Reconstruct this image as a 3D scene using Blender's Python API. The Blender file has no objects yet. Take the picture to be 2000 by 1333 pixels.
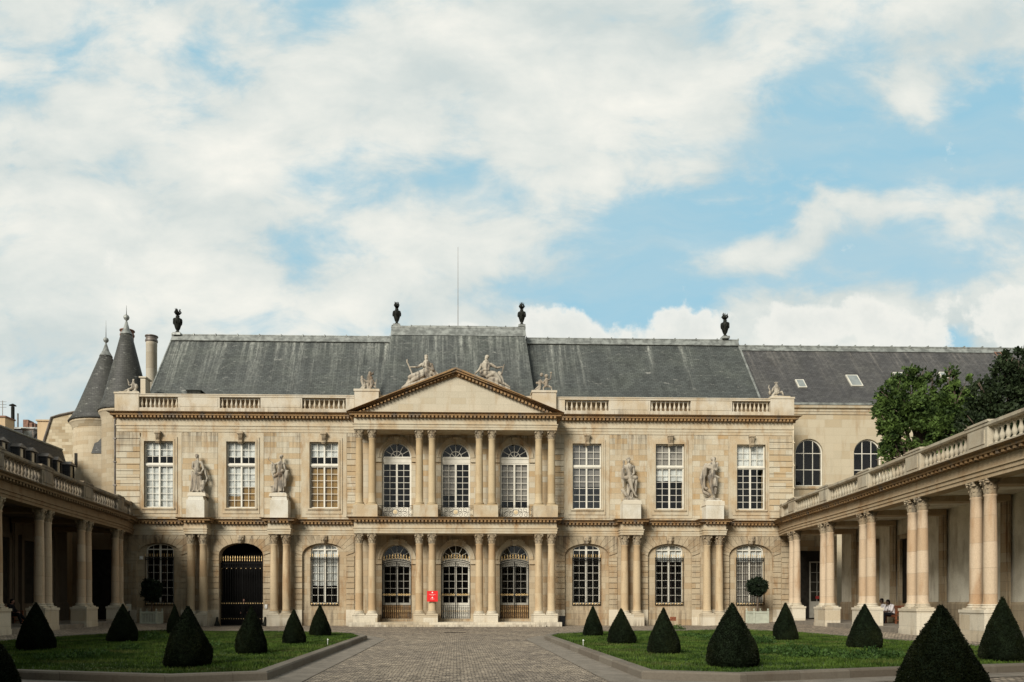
import bpy, math, random
import numpy as np
from mathutils import Vector, Matrix

random.seed(7)
R = math.radians
scn = bpy.context.scene
COL = scn.collection

# ------------------------------------------------------------------ camera
YAW = R(1.64); CX0 = 933.0; F = 1500.0; HZ = 1175.0; EYE = 1.58; CAMY = -50.0
cam_d = bpy.data.cameras.new('camera'); cam = bpy.data.objects.new('camera', cam_d); COL.objects.link(cam)
cam.location = (0, CAMY, EYE); cam.rotation_euler = (R(90), 0, -YAW)
cam_d.lens = 27.0; cam_d.sensor_width = 36.0
cam_d.shift_x = 67 / 2000; cam_d.shift_y = (HZ - 666.5) / 2000
cam_d.clip_start = 0.1; cam_d.clip_end = 2000
scn.camera = cam
cS, cC = math.sin(YAW), math.cos(YAW)

def at(u, v, Y):
    """world (X, Z) of photograph point (u, v) on the vertical plane y = Y"""
    k = (u - CX0) / F; D = Y - CAMY
    X = D * (cS + k * cC) / (cC - k * cS)
    zc = D * cC + X * cS
    return X, EYE + (HZ - v) * zc / F

def ground_at(u, v, z0=0.0):
    zc = F * (EYE - z0) / (v - HZ); xc = (u - CX0) / F * zc
    return xc * cC + zc * cS, CAMY + zc * cC - xc * cS

# ------------------------------------------------------------------ sun, sky
SUN_AZ = R(-146)      # compass-like angle from +Y, negative = to the left; sun stands left and behind the camera
SUN_EL = R(29)
sd = bpy.data.lights.new('sun', 'SUN'); sun = bpy.data.objects.new('sun', sd); COL.objects.link(sun)
sd.energy = 4.2; sd.angle = R(24); sd.color = (1.0, 0.95, 0.865)
sdir = Vector((math.sin(SUN_AZ) * math.cos(SUN_EL), math.cos(SUN_AZ) * math.cos(SUN_EL), math.sin(SUN_EL)))
sun.rotation_euler = sdir.to_track_quat('Z', 'Y').to_euler()
sun.location = sdir * 60

scn.view_settings.view_transform = 'Standard'; scn.view_settings.look = 'None'
scn.view_settings.gamma = 1.0; scn.view_settings.use_curve_mapping = False
scn.view_settings.exposure = 0.33

world = bpy.data.worlds.new('World'); scn.world = world; world.use_nodes = True
def build_world():
    nt = world.node_tree; nt.nodes.clear(); N = nt.nodes; L = nt.links
    out = N.new('ShaderNodeOutputWorld'); bg = N.new('ShaderNodeBackground'); bg.inputs[1].default_value = 0.1
    L.new(bg.outputs[0], out.inputs[0])
    sky = N.new('ShaderNodeTexSky'); sky.sky_type = 'NISHITA'; sky.sun_disc = False
    sky.sun_elevation = SUN_EL; sky.sun_rotation = SUN_AZ
    sky.air_density = 1.0; sky.dust_density = 1.5; sky.ozone_density = 1.2
    tc = N.new('ShaderNodeTexCoord')
    sep = N.new('ShaderNodeSeparateXYZ'); L.new(tc.outputs['Generated'], sep.inputs[0])
    def M(op, a, b=None, c=None, clamp=False):
        n = N.new('ShaderNodeMath'); n.operation = op; n.use_clamp = clamp
        for i, q in enumerate((a, b, c)):
            if q is None: continue
            if isinstance(q, (int, float)): n.inputs[i].default_value = q
            else: L.new(q, n.inputs[i])
        return n.outputs[0]
    ay = M('MAXIMUM', M('ABSOLUTE', sep.outputs[1]), 0.15)
    a = M('DIVIDE', sep.outputs[0], ay); b = M('DIVIDE', sep.outputs[2], ay)
    comb = N.new('ShaderNodeCombineXYZ'); L.new(a, comb.inputs[0]); L.new(b, comb.inputs[1])
    # domain warp
    wn = N.new('ShaderNodeTexNoise'); wn.inputs['Scale'].default_value = 7; wn.inputs['Detail'].default_value = 6
    L.new(comb.outputs[0], wn.inputs['Vector'])
    vs = N.new('ShaderNodeVectorMath'); vs.operation = 'SUBTRACT'; vs.inputs[1].default_value = (.5, .5, .5)
    L.new(wn.outputs['Color'], vs.inputs[0])
    vm = N.new('ShaderNodeVectorMath'); vm.operation = 'SCALE'; vm.inputs['Scale'].default_value = 0.10
    L.new(vs.outputs[0], vm.inputs[0])
    va = N.new('ShaderNodeVectorMath'); va.operation = 'ADD'
    L.new(comb.outputs[0], va.inputs[0]); L.new(vm.outputs[0], va.inputs[1])
    P = va.outputs[0]
    def blob(u, v, ru, rv, rot, w):
        mp = N.new('ShaderNodeMapping'); mp.vector_type = 'TEXTURE'
        mp.inputs['Location'].default_value = ((u - 890) / F, (HZ - v) / F, 0)
        mp.inputs['Rotation'].default_value = (0, 0, R(rot))
        mp.inputs['Scale'].default_value = (ru / F, rv / F, 1)
        L.new(P, mp.inputs[0])
        g = N.new('ShaderNodeTexGradient'); g.gradient_type = 'SPHERICAL'; L.new(mp.outputs[0], g.inputs[0])
        s = M('SMOOTH_MIN', g.outputs['Fac'], 0.75, 0.3)
        return M('MULTIPLY', s, w)
    total = None
    for bl in BLOBS:
        o = blob(*bl)
        total = o if total is None else M('ADD', total, o)
    mp = N.new('ShaderNodeMapping'); mp.inputs['Scale'].default_value = (2.6, 4.6, 1); mp.inputs['Rotation'].default_value = (0, 0, R(-12))
    L.new(comb.outputs[0], mp.inputs[0])
    fn = N.new('ShaderNodeTexNoise'); fn.inputs['Scale'].default_value = 2.6; fn.inputs['Detail'].default_value = 12; fn.inputs['Roughness'].default_value = 0.6
    fn.inputs['Distortion'].default_value = 0.3
    L.new(mp.outputs[0], fn.inputs['Vector'])
    dens = M('ADD', M('ADD', total, M('MULTIPLY', M('SUBTRACT', fn.outputs['Fac'], .5), 2.9)), 0.5)
    mr = N.new('ShaderNodeMapRange'); mr.interpolation_type = 'SMOOTHSTEP'
    mr.inputs['From Min'].default_value = -0.28; mr.inputs['From Max'].default_value = 0.62
    L.new(dens, mr.inputs['Value'])
    # cloud shading
    sn = N.new('ShaderNodeTexNoise'); sn.inputs['Scale'].default_value = 3.2; sn.inputs['Detail'].default_value = 7; sn.inputs['Roughness'].default_value = .55
    mp2 = N.new('ShaderNodeMapping'); mp2.inputs['Location'].default_value = (3.1, 1.7, 0); mp2.inputs['Scale'].default_value = (1, 1.8, 1)
    L.new(comb.outputs[0], mp2.inputs[0]); L.new(mp2.outputs[0], sn.inputs['Vector'])
    sr = N.new('ShaderNodeMapRange'); sr.inputs['From Min'].default_value = .36; sr.inputs['From Max'].default_value = .62
    L.new(sn.outputs['Fac'], sr.inputs['Value'])
    bright = M('ADD', M('MULTIPLY', sr.outputs[0], 0.75), M('MULTIPLY', M('SUBTRACT', dens, .62), 0.55), clamp=True)
    cm = N.new('ShaderNodeMix'); cm.data_type = 'RGBA'
    cm.inputs[6].default_value = (5.0, 5.55, 5.45, 1); cm.inputs[7].default_value = (7.5, 7.4, 6.8, 1)
    L.new(bright, cm.inputs[0])
    # the clear part of the sky, a little hazy towards the horizon
    sk = N.new('ShaderNodeMix'); sk.data_type = 'RGBA'; sk.inputs[0].default_value = 0.85
    sk.inputs[7].default_value = (2.85, 5.1, 6.15, 1)
    L.new(sky.outputs[0], sk.inputs[6])
    vmp = N.new('ShaderNodeMapping'); vmp.inputs['Rotation'].default_value = (0, 0, R(-16)); vmp.inputs['Scale'].default_value = (1.5, 7, 1); vmp.inputs['Location'].default_value = (.4, .2, 0); L.new(P, vmp.inputs[0])
    vn = N.new('ShaderNodeTexNoise'); vn.inputs['Scale'].default_value = 1.5; vn.inputs['Detail'].default_value = 9; vn.inputs['Roughness'].default_value = .6; L.new(vmp.outputs[0], vn.inputs['Vector'])
    vr = N.new('ShaderNodeMapRange'); vr.inputs['From Min'].default_value = .38; vr.inputs['From Max'].default_value = .72; vr.inputs['To Max'].default_value = .42; L.new(vn.outputs['Fac'], vr.inputs['Value'])
    cover = M('SUBTRACT', 1.0, M('MULTIPLY', M('SUBTRACT', 1.0, mr.outputs[0]), M('SUBTRACT', 1.0, vr.outputs[0])), clamp=True)
    fm = N.new('ShaderNodeMix'); fm.data_type = 'RGBA'
    L.new(cover, fm.inputs[0]); L.new(sk.outputs[2], fm.inputs[6]); L.new(cm.outputs[2], fm.inputs[7])
    # sharper heaped clouds low behind the roofs
    cum = None
    for bl in CUMULUS:
        o = blob(*bl); cum = o if cum is None else M('MAXIMUM', cum, o)
    cn = N.new('ShaderNodeTexNoise'); cn.inputs['Scale'].default_value = 11; cn.inputs['Detail'].default_value = 12; cn.inputs['Roughness'].default_value = .62
    L.new(comb.outputs[0], cn.inputs['Vector'])
    cd = M('ADD', cum, M('MULTIPLY', M('SUBTRACT', cn.outputs['Fac'], .5), 2.2))
    c2 = N.new('ShaderNodeMapRange'); c2.interpolation_type = 'SMOOTHSTEP'; c2.inputs['From Min'].default_value = .34; c2.inputs['From Max'].default_value = .62; L.new(cd, c2.inputs['Value'])
    c3 = N.new('ShaderNodeMapRange'); c3.inputs['From Min'].default_value = .35; c3.inputs['From Max'].default_value = .95; L.new(cd, c3.inputs['Value'])
    cc = N.new('ShaderNodeMix'); cc.data_type = 'RGBA'; cc.inputs[6].default_value = (7.55, 7.45, 6.9, 1); cc.inputs[7].default_value = (6.1, 6.3, 6.0, 1)
    L.new(c3.outputs[0], cc.inputs[0])
    fin = N.new('ShaderNodeMix'); fin.data_type = 'RGBA'; L.new(M('MULTIPLY', c2.outputs[0], .93), fin.inputs[0]); L.new(fm.outputs[2], fin.inputs[6]); L.new(cc.outputs[2], fin.inputs[7])
    hi = N.new('ShaderNodeMapRange'); hi.interpolation_type = 'SMOOTHSTEP'; hi.inputs['From Min'].default_value = .70; hi.inputs['From Max'].default_value = .86; L.new(sep.outputs[2], hi.inputs['Value'])
    bk = N.new('ShaderNodeMapRange'); bk.interpolation_type = 'SMOOTHSTEP'; bk.inputs['From Min'].default_value = .12; bk.inputs['From Max'].default_value = -.25; L.new(sep.outputs[1], bk.inputs['Value'])
    cl = N.new('ShaderNodeMix'); cl.data_type = 'RGBA'; cl.inputs[7].default_value = (2.5, 2.7, 2.7, 1); cl.inputs[6].default_value = (2.5, 2.7, 2.7, 1)
    ff = M('MULTIPLY', M('MAXIMUM', hi.outputs[0], bk.outputs[0]), .85)
    out2 = N.new('ShaderNodeMix'); out2.data_type = 'RGBA'; L.new(ff, out2.inputs[0]); L.new(fin.outputs[2], out2.inputs[6]); L.new(cl.outputs[2], out2.inputs[7])
    L.new(out2.outputs[2], bg.inputs[0])
BLOBS = [ # u, v, ru, rv, rot, weight (negative = clear sky, positive = cloud)
    (590, 10, 420, 80, 4, -0.6), (190, 60, 150, 110, 0, -0.3), (740, 345, 300, 95, -4, -0.8),
    (640, 300, 110, 120, 0, -0.25),
    (1290, 460, 340, 150, 14, -1.15), (1760, 320, 470, 180, 8, -1.25), (1640, 140, 170, 120, 30, -0.8),
    (1960, 160, 140, 150, 0, -0.45), (1270, 570, 460, 85, 4, -1.2), (1870, 520, 300, 70, 0, -0.5), (1830, 480, 420, 90, 4, -0.55),
    (110, 190, 130, 80, 0, -0.3), (20, 430, 130, 110, 0, -0.35), (1885, 655, 70, 40, 0, -1.4),
    (1570, 450, 330, 60, 17, 1.15), (1110, 640, 360, 85, 0, .7), (1680, 640, 340, 110, 0, .7),
    (1985, 600, 180, 150, 0, .6), (250, 560, 330, 170, 0, 0.45), (900, 180, 620, 240, 12, 0.55),
    (1900, 400, 220, 90, 10, 0.35), (300, 330, 380, 160, 0, 0.35), (820, 520, 300, 90, 8, 0.4)]
CUMULUS = [(1080, 650, 210, 95, 0, 1.1), (1250, 650, 260, 80, 0, 1.1), (930, 665, 120, 50, 0, .9), (1600, 645, 200, 100, 0, 1.1), (1740, 640, 230, 105, 0, 1.1), (1820, 680, 160, 40, 0, .9),
    (1990, 610, 110, 95, 0, 1.0), (225, 540, 120, 50, 0, .42), (1340, 655, 120, 40, 0, .9)]
build_world()

# ------------------------------------------------------------------ mesh builder
class MB:
    def __init__(s): s.v = []; s.f = []
    def add(s, vs, fs):
        o = len(s.v); s.v.extend(vs); s.f.extend([tuple(i + o for i in f) for f in fs]); return s
    def box(s, x0, x1, y0, y1, z0, z1):
        return s.add([(x0,y0,z0),(x1,y0,z0),(x1,y1,z0),(x0,y1,z0),(x0,y0,z1),(x1,y0,z1),(x1,y1,z1),(x0,y1,z1)],
                     [(3,2,1,0),(4,5,6,7),(0,1,5,4),(1,2,6,5),(2,3,7,6),(3,0,4,7)])
    def tbox(s, cx, cy, z0, z1, w0, d0, w1, d1):
        return s.add([(cx-w0,cy-d0,z0),(cx+w0,cy-d0,z0),(cx+w0,cy+d0,z0),(cx-w0,cy+d0,z0),
                      (cx-w1,cy-d1,z1),(cx+w1,cy-d1,z1),(cx+w1,cy+d1,z1),(cx-w1,cy+d1,z1)],
                     [(3,2,1,0),(4,5,6,7),(0,1,5,4),(1,2,6,5),(2,3,7,6),(3,0,4,7)])
    def obox(s, x, y, dx, dy, l, w, z0, z1):
        """box centred on (x,y), length 2l along the unit direction (dx,dy), width 2w"""
        px, py = -dy, dx
        c = [(x-dx*l-px*w, y-dy*l-py*w), (x+dx*l-px*w, y+dy*l-py*w), (x+dx*l+px*w, y+dy*l+py*w), (x-dx*l+px*w, y-dy*l+py*w)]
        return s.add([(a,b,z0) for a,b in c]+[(a,b,z1) for a,b in c],
                     [(3,2,1,0),(4,5,6,7),(0,1,5,4),(1,2,6,5),(2,3,7,6),(3,0,4,7)])
    def prism(s, pts, y0, y1):
        """polygon in (x,z), counter-clockwise seen from -y, extruded y0..y1"""
        n = len(pts)
        vs = [(x,y0,z) for x,z in pts]+[(x,y1,z) for x,z in pts]
        fs = [tuple(range(n)), tuple(range(2*n-1, n-1, -1))]+[(i, i+n, (i+1)%n+n, (i+1)%n) for i in range(n)]
        return s.add(vs, fs)
    def zprism(s, pts, z0, z1):
        n = len(pts)
        vs = [(x,y,z0) for x,y in pts]+[(x,y,z1) for x,y in pts]
        fs = [tuple(range(n-1,-1,-1)), tuple(range(n, 2*n))]+[(i, (i+1)%n, (i+1)%n+n, i+n) for i in range(n)]
        return s.add(vs, fs)
    def lathe(s, prof, cx=0, cy=0, n=16, z=0, sc=1):
        o = len(s.v); m = len(prof)
        for r, h in prof:
            for i in range(n):
                a = 2*math.pi*i/n; s.v.append((cx+r*sc*math.cos(a), cy+r*sc*math.sin(a), z+h*sc))
        for j in range(m-1):
            for i in range(n):
                k = (i+1) % n
                s.f.append((o+j*n+i, o+j*n+k, o+(j+1)*n+k, o+(j+1)*n+i))
        s.f.append(tuple(o+i for i in range(n-1,-1,-1))); s.f.append(tuple(o+(m-1)*n+i for i in range(n)))
        return s
    def tube(s, pts, r, n=6, r1=None):
        pts = [Vector(p) for p in pts]; o = len(s.v); m = len(pts)
        if r1 is None: r1 = r
        up = Vector((0,0,1)); prev = None
        for j, p in enumerate(pts):
            d = (pts[min(j+1,m-1)]-pts[max(j-1,0)]).normalized()
            if prev is None:
                a = d.cross(up)
                if a.length < .05: a = d.cross(Vector((1,0,0)))
                a.normalize()
            else:
                a = (prev - d*prev.dot(d)).normalized()
            prev = a; b = d.cross(a)
            rr = r+(r1-r)*j/max(1,m-1)
            for i in range(n):
                t = 2*math.pi*i/n
                s.v.append(tuple(p+a*(rr*math.cos(t))+b*(rr*math.sin(t))))
        for j in range(m-1):
            for i in range(n):
                k = (i+1)%n
                s.f.append((o+j*n+i, o+(j+1)*n+i, o+(j+1)*n+k, o+j*n+k))
        s.f.append(tuple(o+i for i in range(n))); s.f.append(tuple(o+(m-1)*n+i for i in range(n-1,-1,-1)))
        return s
    def ell(s, c, rx, ry, rz, n=12, m=8):
        o = len(s.v)
        s.v.append((c[0],c[1],c[2]-rz))
        for j in range(1, m):
            t = math.pi*j/m - math.pi/2
            for i in range(n):
                a = 2*math.pi*i/n
                s.v.append((c[0]+rx*math.cos(t)*math.cos(a), c[1]+ry*math.cos(t)*math.sin(a), c[2]+rz*math.sin(t)))
        s.v.append((c[0],c[1],c[2]+rz)); top = len(s.v)-1
        for i in range(n):
            k = (i+1)%n
            s.f.append((o, o+1+k, o+1+i)); s.f.append((top, top-n+i, top-n+k))
            for j in range(m-2):
                s.f.append((o+1+j*n+i, o+1+j*n+k, o+1+(j+1)*n+k, o+1+(j+1)*n+i))
        return s
    def cap(s, p0, p1, r0, r1, n=10):
        """tapered capsule"""
        p0 = Vector(p0); p1 = Vector(p1); d = p1-p0; L_ = d.length
        d = d.normalized() if L_ > 1e-6 else Vector((0,0,1))
        a = d.cross(Vector((0,0,1)))
        if a.length < .05: a = d.cross(Vector((1,0,0)))
        a.normalize(); b = d.cross(a)
        rings = []
        for t in (-80,-45,0): rings.append((p0+d*(r0*math.sin(R(t))), r0*math.cos(R(t))))
        for t in (0,45,80): rings.append((p1+d*(r1*math.sin(R(t))), r1*math.cos(R(t))))
        o = len(s.v)
        for c, rr in rings:
            for i in range(n):
                t = 2*math.pi*i/n; s.v.append(tuple(c+a*(rr*math.cos(t))+b*(rr*math.sin(t))))
        for j in range(5):
            for i in range(n):
                k = (i+1)%n; s.f.append((o+j*n+i, o+(j+1)*n+i, o+(j+1)*n+k, o+j*n+k))
        s.f.append(tuple(o+i for i in range(n))); s.f.append(tuple(o+5*n+i for i in range(n-1,-1,-1)))
        return s
    def sweep(s, path, prof, closed=False, capends=True):
        """profile [(outward offset, z)] carried along a plan path [(x,y)]; outward = right of travel; mitred"""
        n = len(path); m = len(prof); o = len(s.v)
        for i in range(n):
            p = Vector(path[i])
            if closed: a = Vector(path[i-1]); c = Vector(path[(i+1)%n])
            else: a = Vector(path[max(i-1,0)]); c = Vector(path[min(i+1,n-1)])
            d0 = (p-a).normalized() if (p-a).length > 1e-9 else (c-p).normalized()
            d1 = (c-p).normalized() if (c-p).length > 1e-9 else d0
            n0 = Vector((d0.y,-d0.x)); n1 = Vector((d1.y,-d1.x))
            mt = (n0+n1); mt = mt/ max(0.25, mt.dot(n0)) if mt.length > 1e-6 else n0
            for of, z in prof: s.v.append((p.x+mt.x*of, p.y+mt.y*of, z))
        last = n if closed else n-1
        for i in range(last):
            k = (i+1) % n
            for j in range(m):
                l = (j+1) % m
                s.f.append((o+i*m+j, o+k*m+j, o+k*m+l, o+i*m+l))
        if not closed and capends:
            s.f.append(tuple(o+j for j in range(m))); s.f.append(tuple(o+(n-1)*m+j for j in range(m-1,-1,-1)))
        return s
    def mirror(s, c=0.0):
        s.v = [(2*c-x, y, z) for x,y,z in s.v]; s.f = [tuple(reversed(f)) for f in s.f]; return s
    def shift(s, dx, dy, dz):
        s.v = [(x+dx,y+dy,z+dz) for x,y,z in s.v]; return s
    def mesh(s, name, m, smooth=False):
        me = bpy.data.meshes.new(name); me.from_pydata(s.v, [], s.f)
        if m: me.materials.append(m)
        if smooth: me.shade_smooth()
        me.update(); return me
    def build(s, name, m, parent=None, smooth=False, fix=False, **kw):
        me = s.mesh(name, m, smooth)
        if fix: fixn(me)
        return obj(name, me, parent, **kw)

import bmesh
def fixn(me):
    bm = bmesh.new(); bm.from_mesh(me); bmesh.ops.recalc_face_normals(bm, faces=bm.faces); bm.to_mesh(me); bm.free()

def obj(name, me, parent=None, loc=(0,0,0), rz=0, sc=(1,1,1), rot=None):
    o = bpy.data.objects.new(name, me); COL.objects.link(o)
    o.location = loc; o.rotation_euler = rot if rot else (0,0,rz); o.scale = sc
    if parent: o.parent = parent
    return o
def tag(o, label, cat, group=None):
    o['label'] = label; o['category'] = cat
    if group: o['group'] = group
    return o
def thing(name, label, cat, loc=(0,0,0), rz=0, group=None, sc=(1,1,1)):
    return tag(obj(name, None, None, loc, rz, sc), label, cat, group)
def copy_tree(o, parent=None):
    c = o.copy(); COL.objects.link(c); c.parent = parent
    for ch in list(o.children): copy_tree(ch, c)
    return c
def structure(o): o['kind'] = 'structure'; return o
def stuff(o, label=None, cat=None):
    o['kind'] = 'stuff'
    if label: o['label'] = label; o['category'] = cat
    return o
def smooth_obj(o, ang=40):
    o.data.shade_smooth()
    try: o.data.set_sharp_from_angle(angle=R(ang))
    except Exception: pass
    return o
def quads(name, pts, mat):
    """pts: (n,4,3) float array of loose quads"""
    n = len(pts); me = bpy.data.meshes.new(name)
    me.vertices.add(n*4); me.vertices.foreach_set('co', np.asarray(pts, dtype=np.float32).ravel())
    me.loops.add(n*4); me.loops.foreach_set('vertex_index', np.arange(n*4, dtype=np.int32))
    me.polygons.add(n); me.polygons.foreach_set('loop_start', np.arange(0, n*4, 4, dtype=np.int32))
    me.materials.append(mat); me.update(calc_edges=True); return me

# ------------------------------------------------------------------ materials
class NT:
    def __init__(s, name):
        s.m = bpy.data.materials.new(name); s.m.use_nodes = True; s.nt = s.m.node_tree; s.N = s.nt.nodes; s.L = s.nt.links
        s.b = s.N['Principled BSDF']
    def n(s, t, **kw):
        x = s.N.new('ShaderNode'+t)
        for k, v in kw.items(): setattr(x, k, v)
        return x
    def l(s, a, b): s.L.new(a, b)
    def math(s, op, a, b=0.0, clamp=False):
        n = s.n('Math', operation=op, use_clamp=clamp)
        for i, q in enumerate((a, b)):
            if isinstance(q, (int, float)): n.inputs[i].default_value = q
            else: s.l(q, n.inputs[i])
        return n.outputs[0]
    def pos(s): return s.n('NewGeometry').outputs['Position']
    def mapping(s, v, sc=(1,1,1), loc=(0,0,0), rot=(0,0,0)):
        m = s.n('Mapping'); m.inputs['Scale'].default_value = sc; m.inputs['Location'].default_value = loc; m.inputs['Rotation'].default_value = rot
        s.l(v, m.inputs[0]); return m.outputs[0]
    def noise(s, v, scale, detail=5, rough=.55):
        n = s.n('TexNoise'); n.inputs['Scale'].default_value = scale; n.inputs['Detail'].default_value = detail; n.inputs['Roughness'].default_value = rough
        s.l(v, n.inputs['Vector']); return n.outputs['Fac']
    def ramp(s, v, a, b, smooth=True):
        m = s.n('MapRange'); m.inputs['From Min'].default_value = a; m.inputs['From Max'].default_value = b
        if smooth: m.interpolation_type = 'SMOOTHSTEP'
        s.l(v, m.inputs['Value']); return m.outputs[0]
    def mix(s, f, a, b, mode='MIX'):
        m = s.n('Mix', data_type='RGBA', blend_type=mode)
        for i, q in ((0, f), (6, a), (7, b)):
            if isinstance(q, (int, float)): m.inputs[i].default_value = q
            elif isinstance(q, tuple): m.inputs[i].default_value = q if len(q) == 4 else q+(1,)
            else: s.l(q, m.inputs[i])
        return m.outputs[2]
    def color(s, c): 
        if isinstance(c, tuple): s.b.inputs['Base Color'].default_value = c+(1,)
        else: s.l(c, s.b.inputs['Base Color'])
    def rough(s, r): s.b.inputs['Roughness'].default_value = r
    def bump(s, h, strength=.4, dist=.02):
        b = s.n('Bump'); b.inputs['Strength'].default_value = strength; b.inputs['Distance'].default_value = dist
        s.l(h, b.inputs['Height']); s.l(b.outputs[0], s.b.inputs['Normal'])

def plain(name, c, rough=.6, metal=0, var=.15, vs=4, bump=0):
    t = NT(name); p = t.pos(); f = t.noise(p, vs, 6)
    if max(c) < .03: t.b.inputs['Specular IOR Level'].default_value = .08
    lo = tuple(x*(1-var) for x in c); hi = tuple(min(1, x*(1+var)) for x in c)
    t.color(t.mix(t.ramp(f, .35, .65), lo, hi)); t.rough(rough); t.b.inputs['Metallic'].default_value = metal
    if bump: t.bump(t.noise(p, vs*8, 4), bump, .02)
    return t.m

STONE = .77
def stone(name, base, ochre, courses=True, cw=.95, ch=.40, stain=.5, grey=.25, mortar=.55, ochre_bias=-.45, bumpy=.25, g0=.56, g1=.76, gs_=1.0, bands=()):
    base = tuple(x*STONE for x in base); ochre = tuple(x*STONE for x in ochre)
    t = NT(name); p = t.pos()
    sx = t.n('SeparateXYZ'); t.l(p, sx.inputs[0])
    u = t.math('ADD', sx.outputs[0], sx.outputs[1])
    cb = t.n('CombineXYZ'); t.l(u, cb.inputs[0]); t.l(sx.outputs[2], cb.inputs[1])
    col = None; h = None
    if courses:
        bk = t.n('TexBrick'); t.l(cb.outputs[0], bk.inputs['Vector'])
        bk.inputs['Scale'].default_value = 1; bk.inputs['Brick Width'].default_value = cw; bk.inputs['Row Height'].default_value = ch
        bk.inputs['Mortar Size'].default_value = .008; bk.inputs['Mortar Smooth'].default_value = .4; bk.inputs['Bias'].default_value = ochre_bias
        bk.inputs['Color1'].default_value = base+(1,); bk.inputs['Color2'].default_value = ochre+(1,)
        bk.inputs['Mortar'].default_value = tuple(x*mortar for x in base)+(1,)
        col = bk.outputs['Color']; h = bk.outputs['Fac']
        # a second, coarser tint so that neighbouring blocks differ in several steps
        b2 = t.n('TexBrick'); t.l(cb.outputs[0], b2.inputs['Vector'])
        b2.inputs['Scale'].default_value = 1; b2.inputs['Brick Width'].default_value = cw; b2.inputs['Row Height'].default_value = ch
        b2.inputs['Mortar Size'].default_value = 0; b2.offset_frequency = 3; b2.inputs['Bias'].default_value = .1
        b2.inputs['Color1'].default_value = (1.04,1.03,1.02,1); b2.inputs['Color2'].default_value = (.92,.91,.89,1); b2.inputs['Mortar'].default_value = (1,1,1,1)
        col = t.mix(1.0, col, b2.outputs['Color'], 'MULTIPLY')
    else:
        col = t.mix(t.ramp(t.noise(p, .9, 5), .38, .68), base, tuple(.5*a+.5*b for a, b in zip(base, ochre)))
    # rain-washed vertical stains
    st = t.noise(t.mapping(p, (1.5, 1.5, .35)), 1.3, 8, .62)
    col = t.mix(t.math('MULTIPLY', t.ramp(st, .50, .72), stain), col, tuple(x*y for x, y in zip(ochre, (.72, .62, .5))))
    gs = t.noise(t.mapping(p, (2.2*gs_, 2.2*gs_, .5*gs_), (7, 3, 5)), 1.0, 9, .65)
    col = t.mix(t.math('MULTIPLY', t.ramp(gs, g0, g1), grey), col, (.12, .105, .085))
    if bands:
        zz = sx.outputs[2]; nz = t.noise(t.mapping(p, (5.5, 5.5, .25), (3, 9, 1)), 1.0, 8, .7); n2 = t.noise(t.mapping(p, (.6, .6, .3), (13, 4, 2)), 1.0, 4, .6)
        for (za, zb_, amt) in bands:
            k = t.math('MULTIPLY', t.ramp(zz, za, zb_, False), t.math('MULTIPLY', t.ramp(nz, .38, .62), t.ramp(n2, .36, .58)))
            up = t.math('LESS_THAN', zz, max(za, zb_)+.02) if za < zb_ else t.math('GREATER_THAN', zz, -1.0)
            col = t.mix(t.math('MULTIPLY', t.math('MULTIPLY', k, up), amt), col, (.085,.062,.040))
    fine = t.noise(p, 22, 5, .7)
    col = t.mix(t.ramp(fine, .25, .75), t.mix(1.0, col, (.86,.85,.84), 'MULTIPLY'), t.mix(1.0, col, (1.1,1.1,1.1), 'MULTIPLY'))
    t.color(col); t.rough(.9)
    hh = t.math('MULTIPLY', fine, .3)
    if h is not None: hh = t.math('SUBTRACT', hh, h)
    t.bump(hh, bumpy, .015)
    return t.m

M = {}
M['ashlar'] = stone('ashlar_stone', (.61,.55,.415), (.53,.34,.14), stain=.6, grey=.25, ochre_bias=-.3, cw=.8, ch=.36, bands=[(10.6,12.5,.75),(13.2,13.75,.6),(7.9,6.9,.6)])
M['ashlar_low'] = stone('lower_ashlar_stone', (.52,.43,.29), (.42,.26,.115), stain=.75, grey=.35, g0=.5, g1=.72, bands=[(4.0,5.9,.75),(2.2,.8,.7)])
M['ashlar_plain'] = stone('pale_ashlar_stone', (.60,.54,.41), (.55,.40,.20), stain=.3, grey=.08, ochre_bias=-.75, mortar=.8)
M['trim'] = stone('trim_stone', (.59,.52,.38), (.46,.29,.12), courses=False, stain=.7, grey=.35, g0=.52, g1=.74)
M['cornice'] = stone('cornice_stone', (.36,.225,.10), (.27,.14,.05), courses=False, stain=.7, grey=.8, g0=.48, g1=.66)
M['column'] = stone('column_stone', (.56,.44,.275), (.44,.26,.115), cw=3.3, ch=1.05, stain=.65, grey=.3, mortar=.8)
M['column_up'] = stone('upper_column_stone', (.56,.45,.28), (.47,.31,.14), cw=3.3, ch=1.2, stain=.4, grey=.2, mortar=.8)
M['capital'] = stone('capital_stone', (.45,.37,.25), (.28,.18,.085), courses=False, stain=.7, grey=.7, g0=.50, g1=.64, gs_=2.5)
M['pedestal'] = stone('pale_pedestal_stone', (.72,.69,.59), (.50,.42,.28), courses=False, stain=.3, grey=.35, g0=.54)
M['base'] = stone('plinth_stone', (.68,.62,.49), (.52,.40,.24), cw=1.5, ch=.55, mortar=.75, stain=.4, grey=.4, bands=[(.5,.0,.7)])
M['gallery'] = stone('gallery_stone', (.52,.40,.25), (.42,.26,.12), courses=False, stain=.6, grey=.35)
M['gallery_dark'] = stone('left_gallery_stone', (.25,.175,.095), (.2,.115,.045), courses=False, stain=.6, grey=.45)  # darker copy for the left wing: its shade is put into the colour
M['gallery_soot'] = stone('sooty_gallery_stone', (.13,.10,.065), (.09,.06,.035), courses=False, stain=.6, grey=.5)  # interior shade of the left wing painted into walls and ceiling
M['gallery_column'] = stone('gallery_column_stone', (.60,.475,.33), (.48,.29,.14), cw=3.3, ch=.92, stain=.6, grey=.3, mortar=.6)
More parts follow.
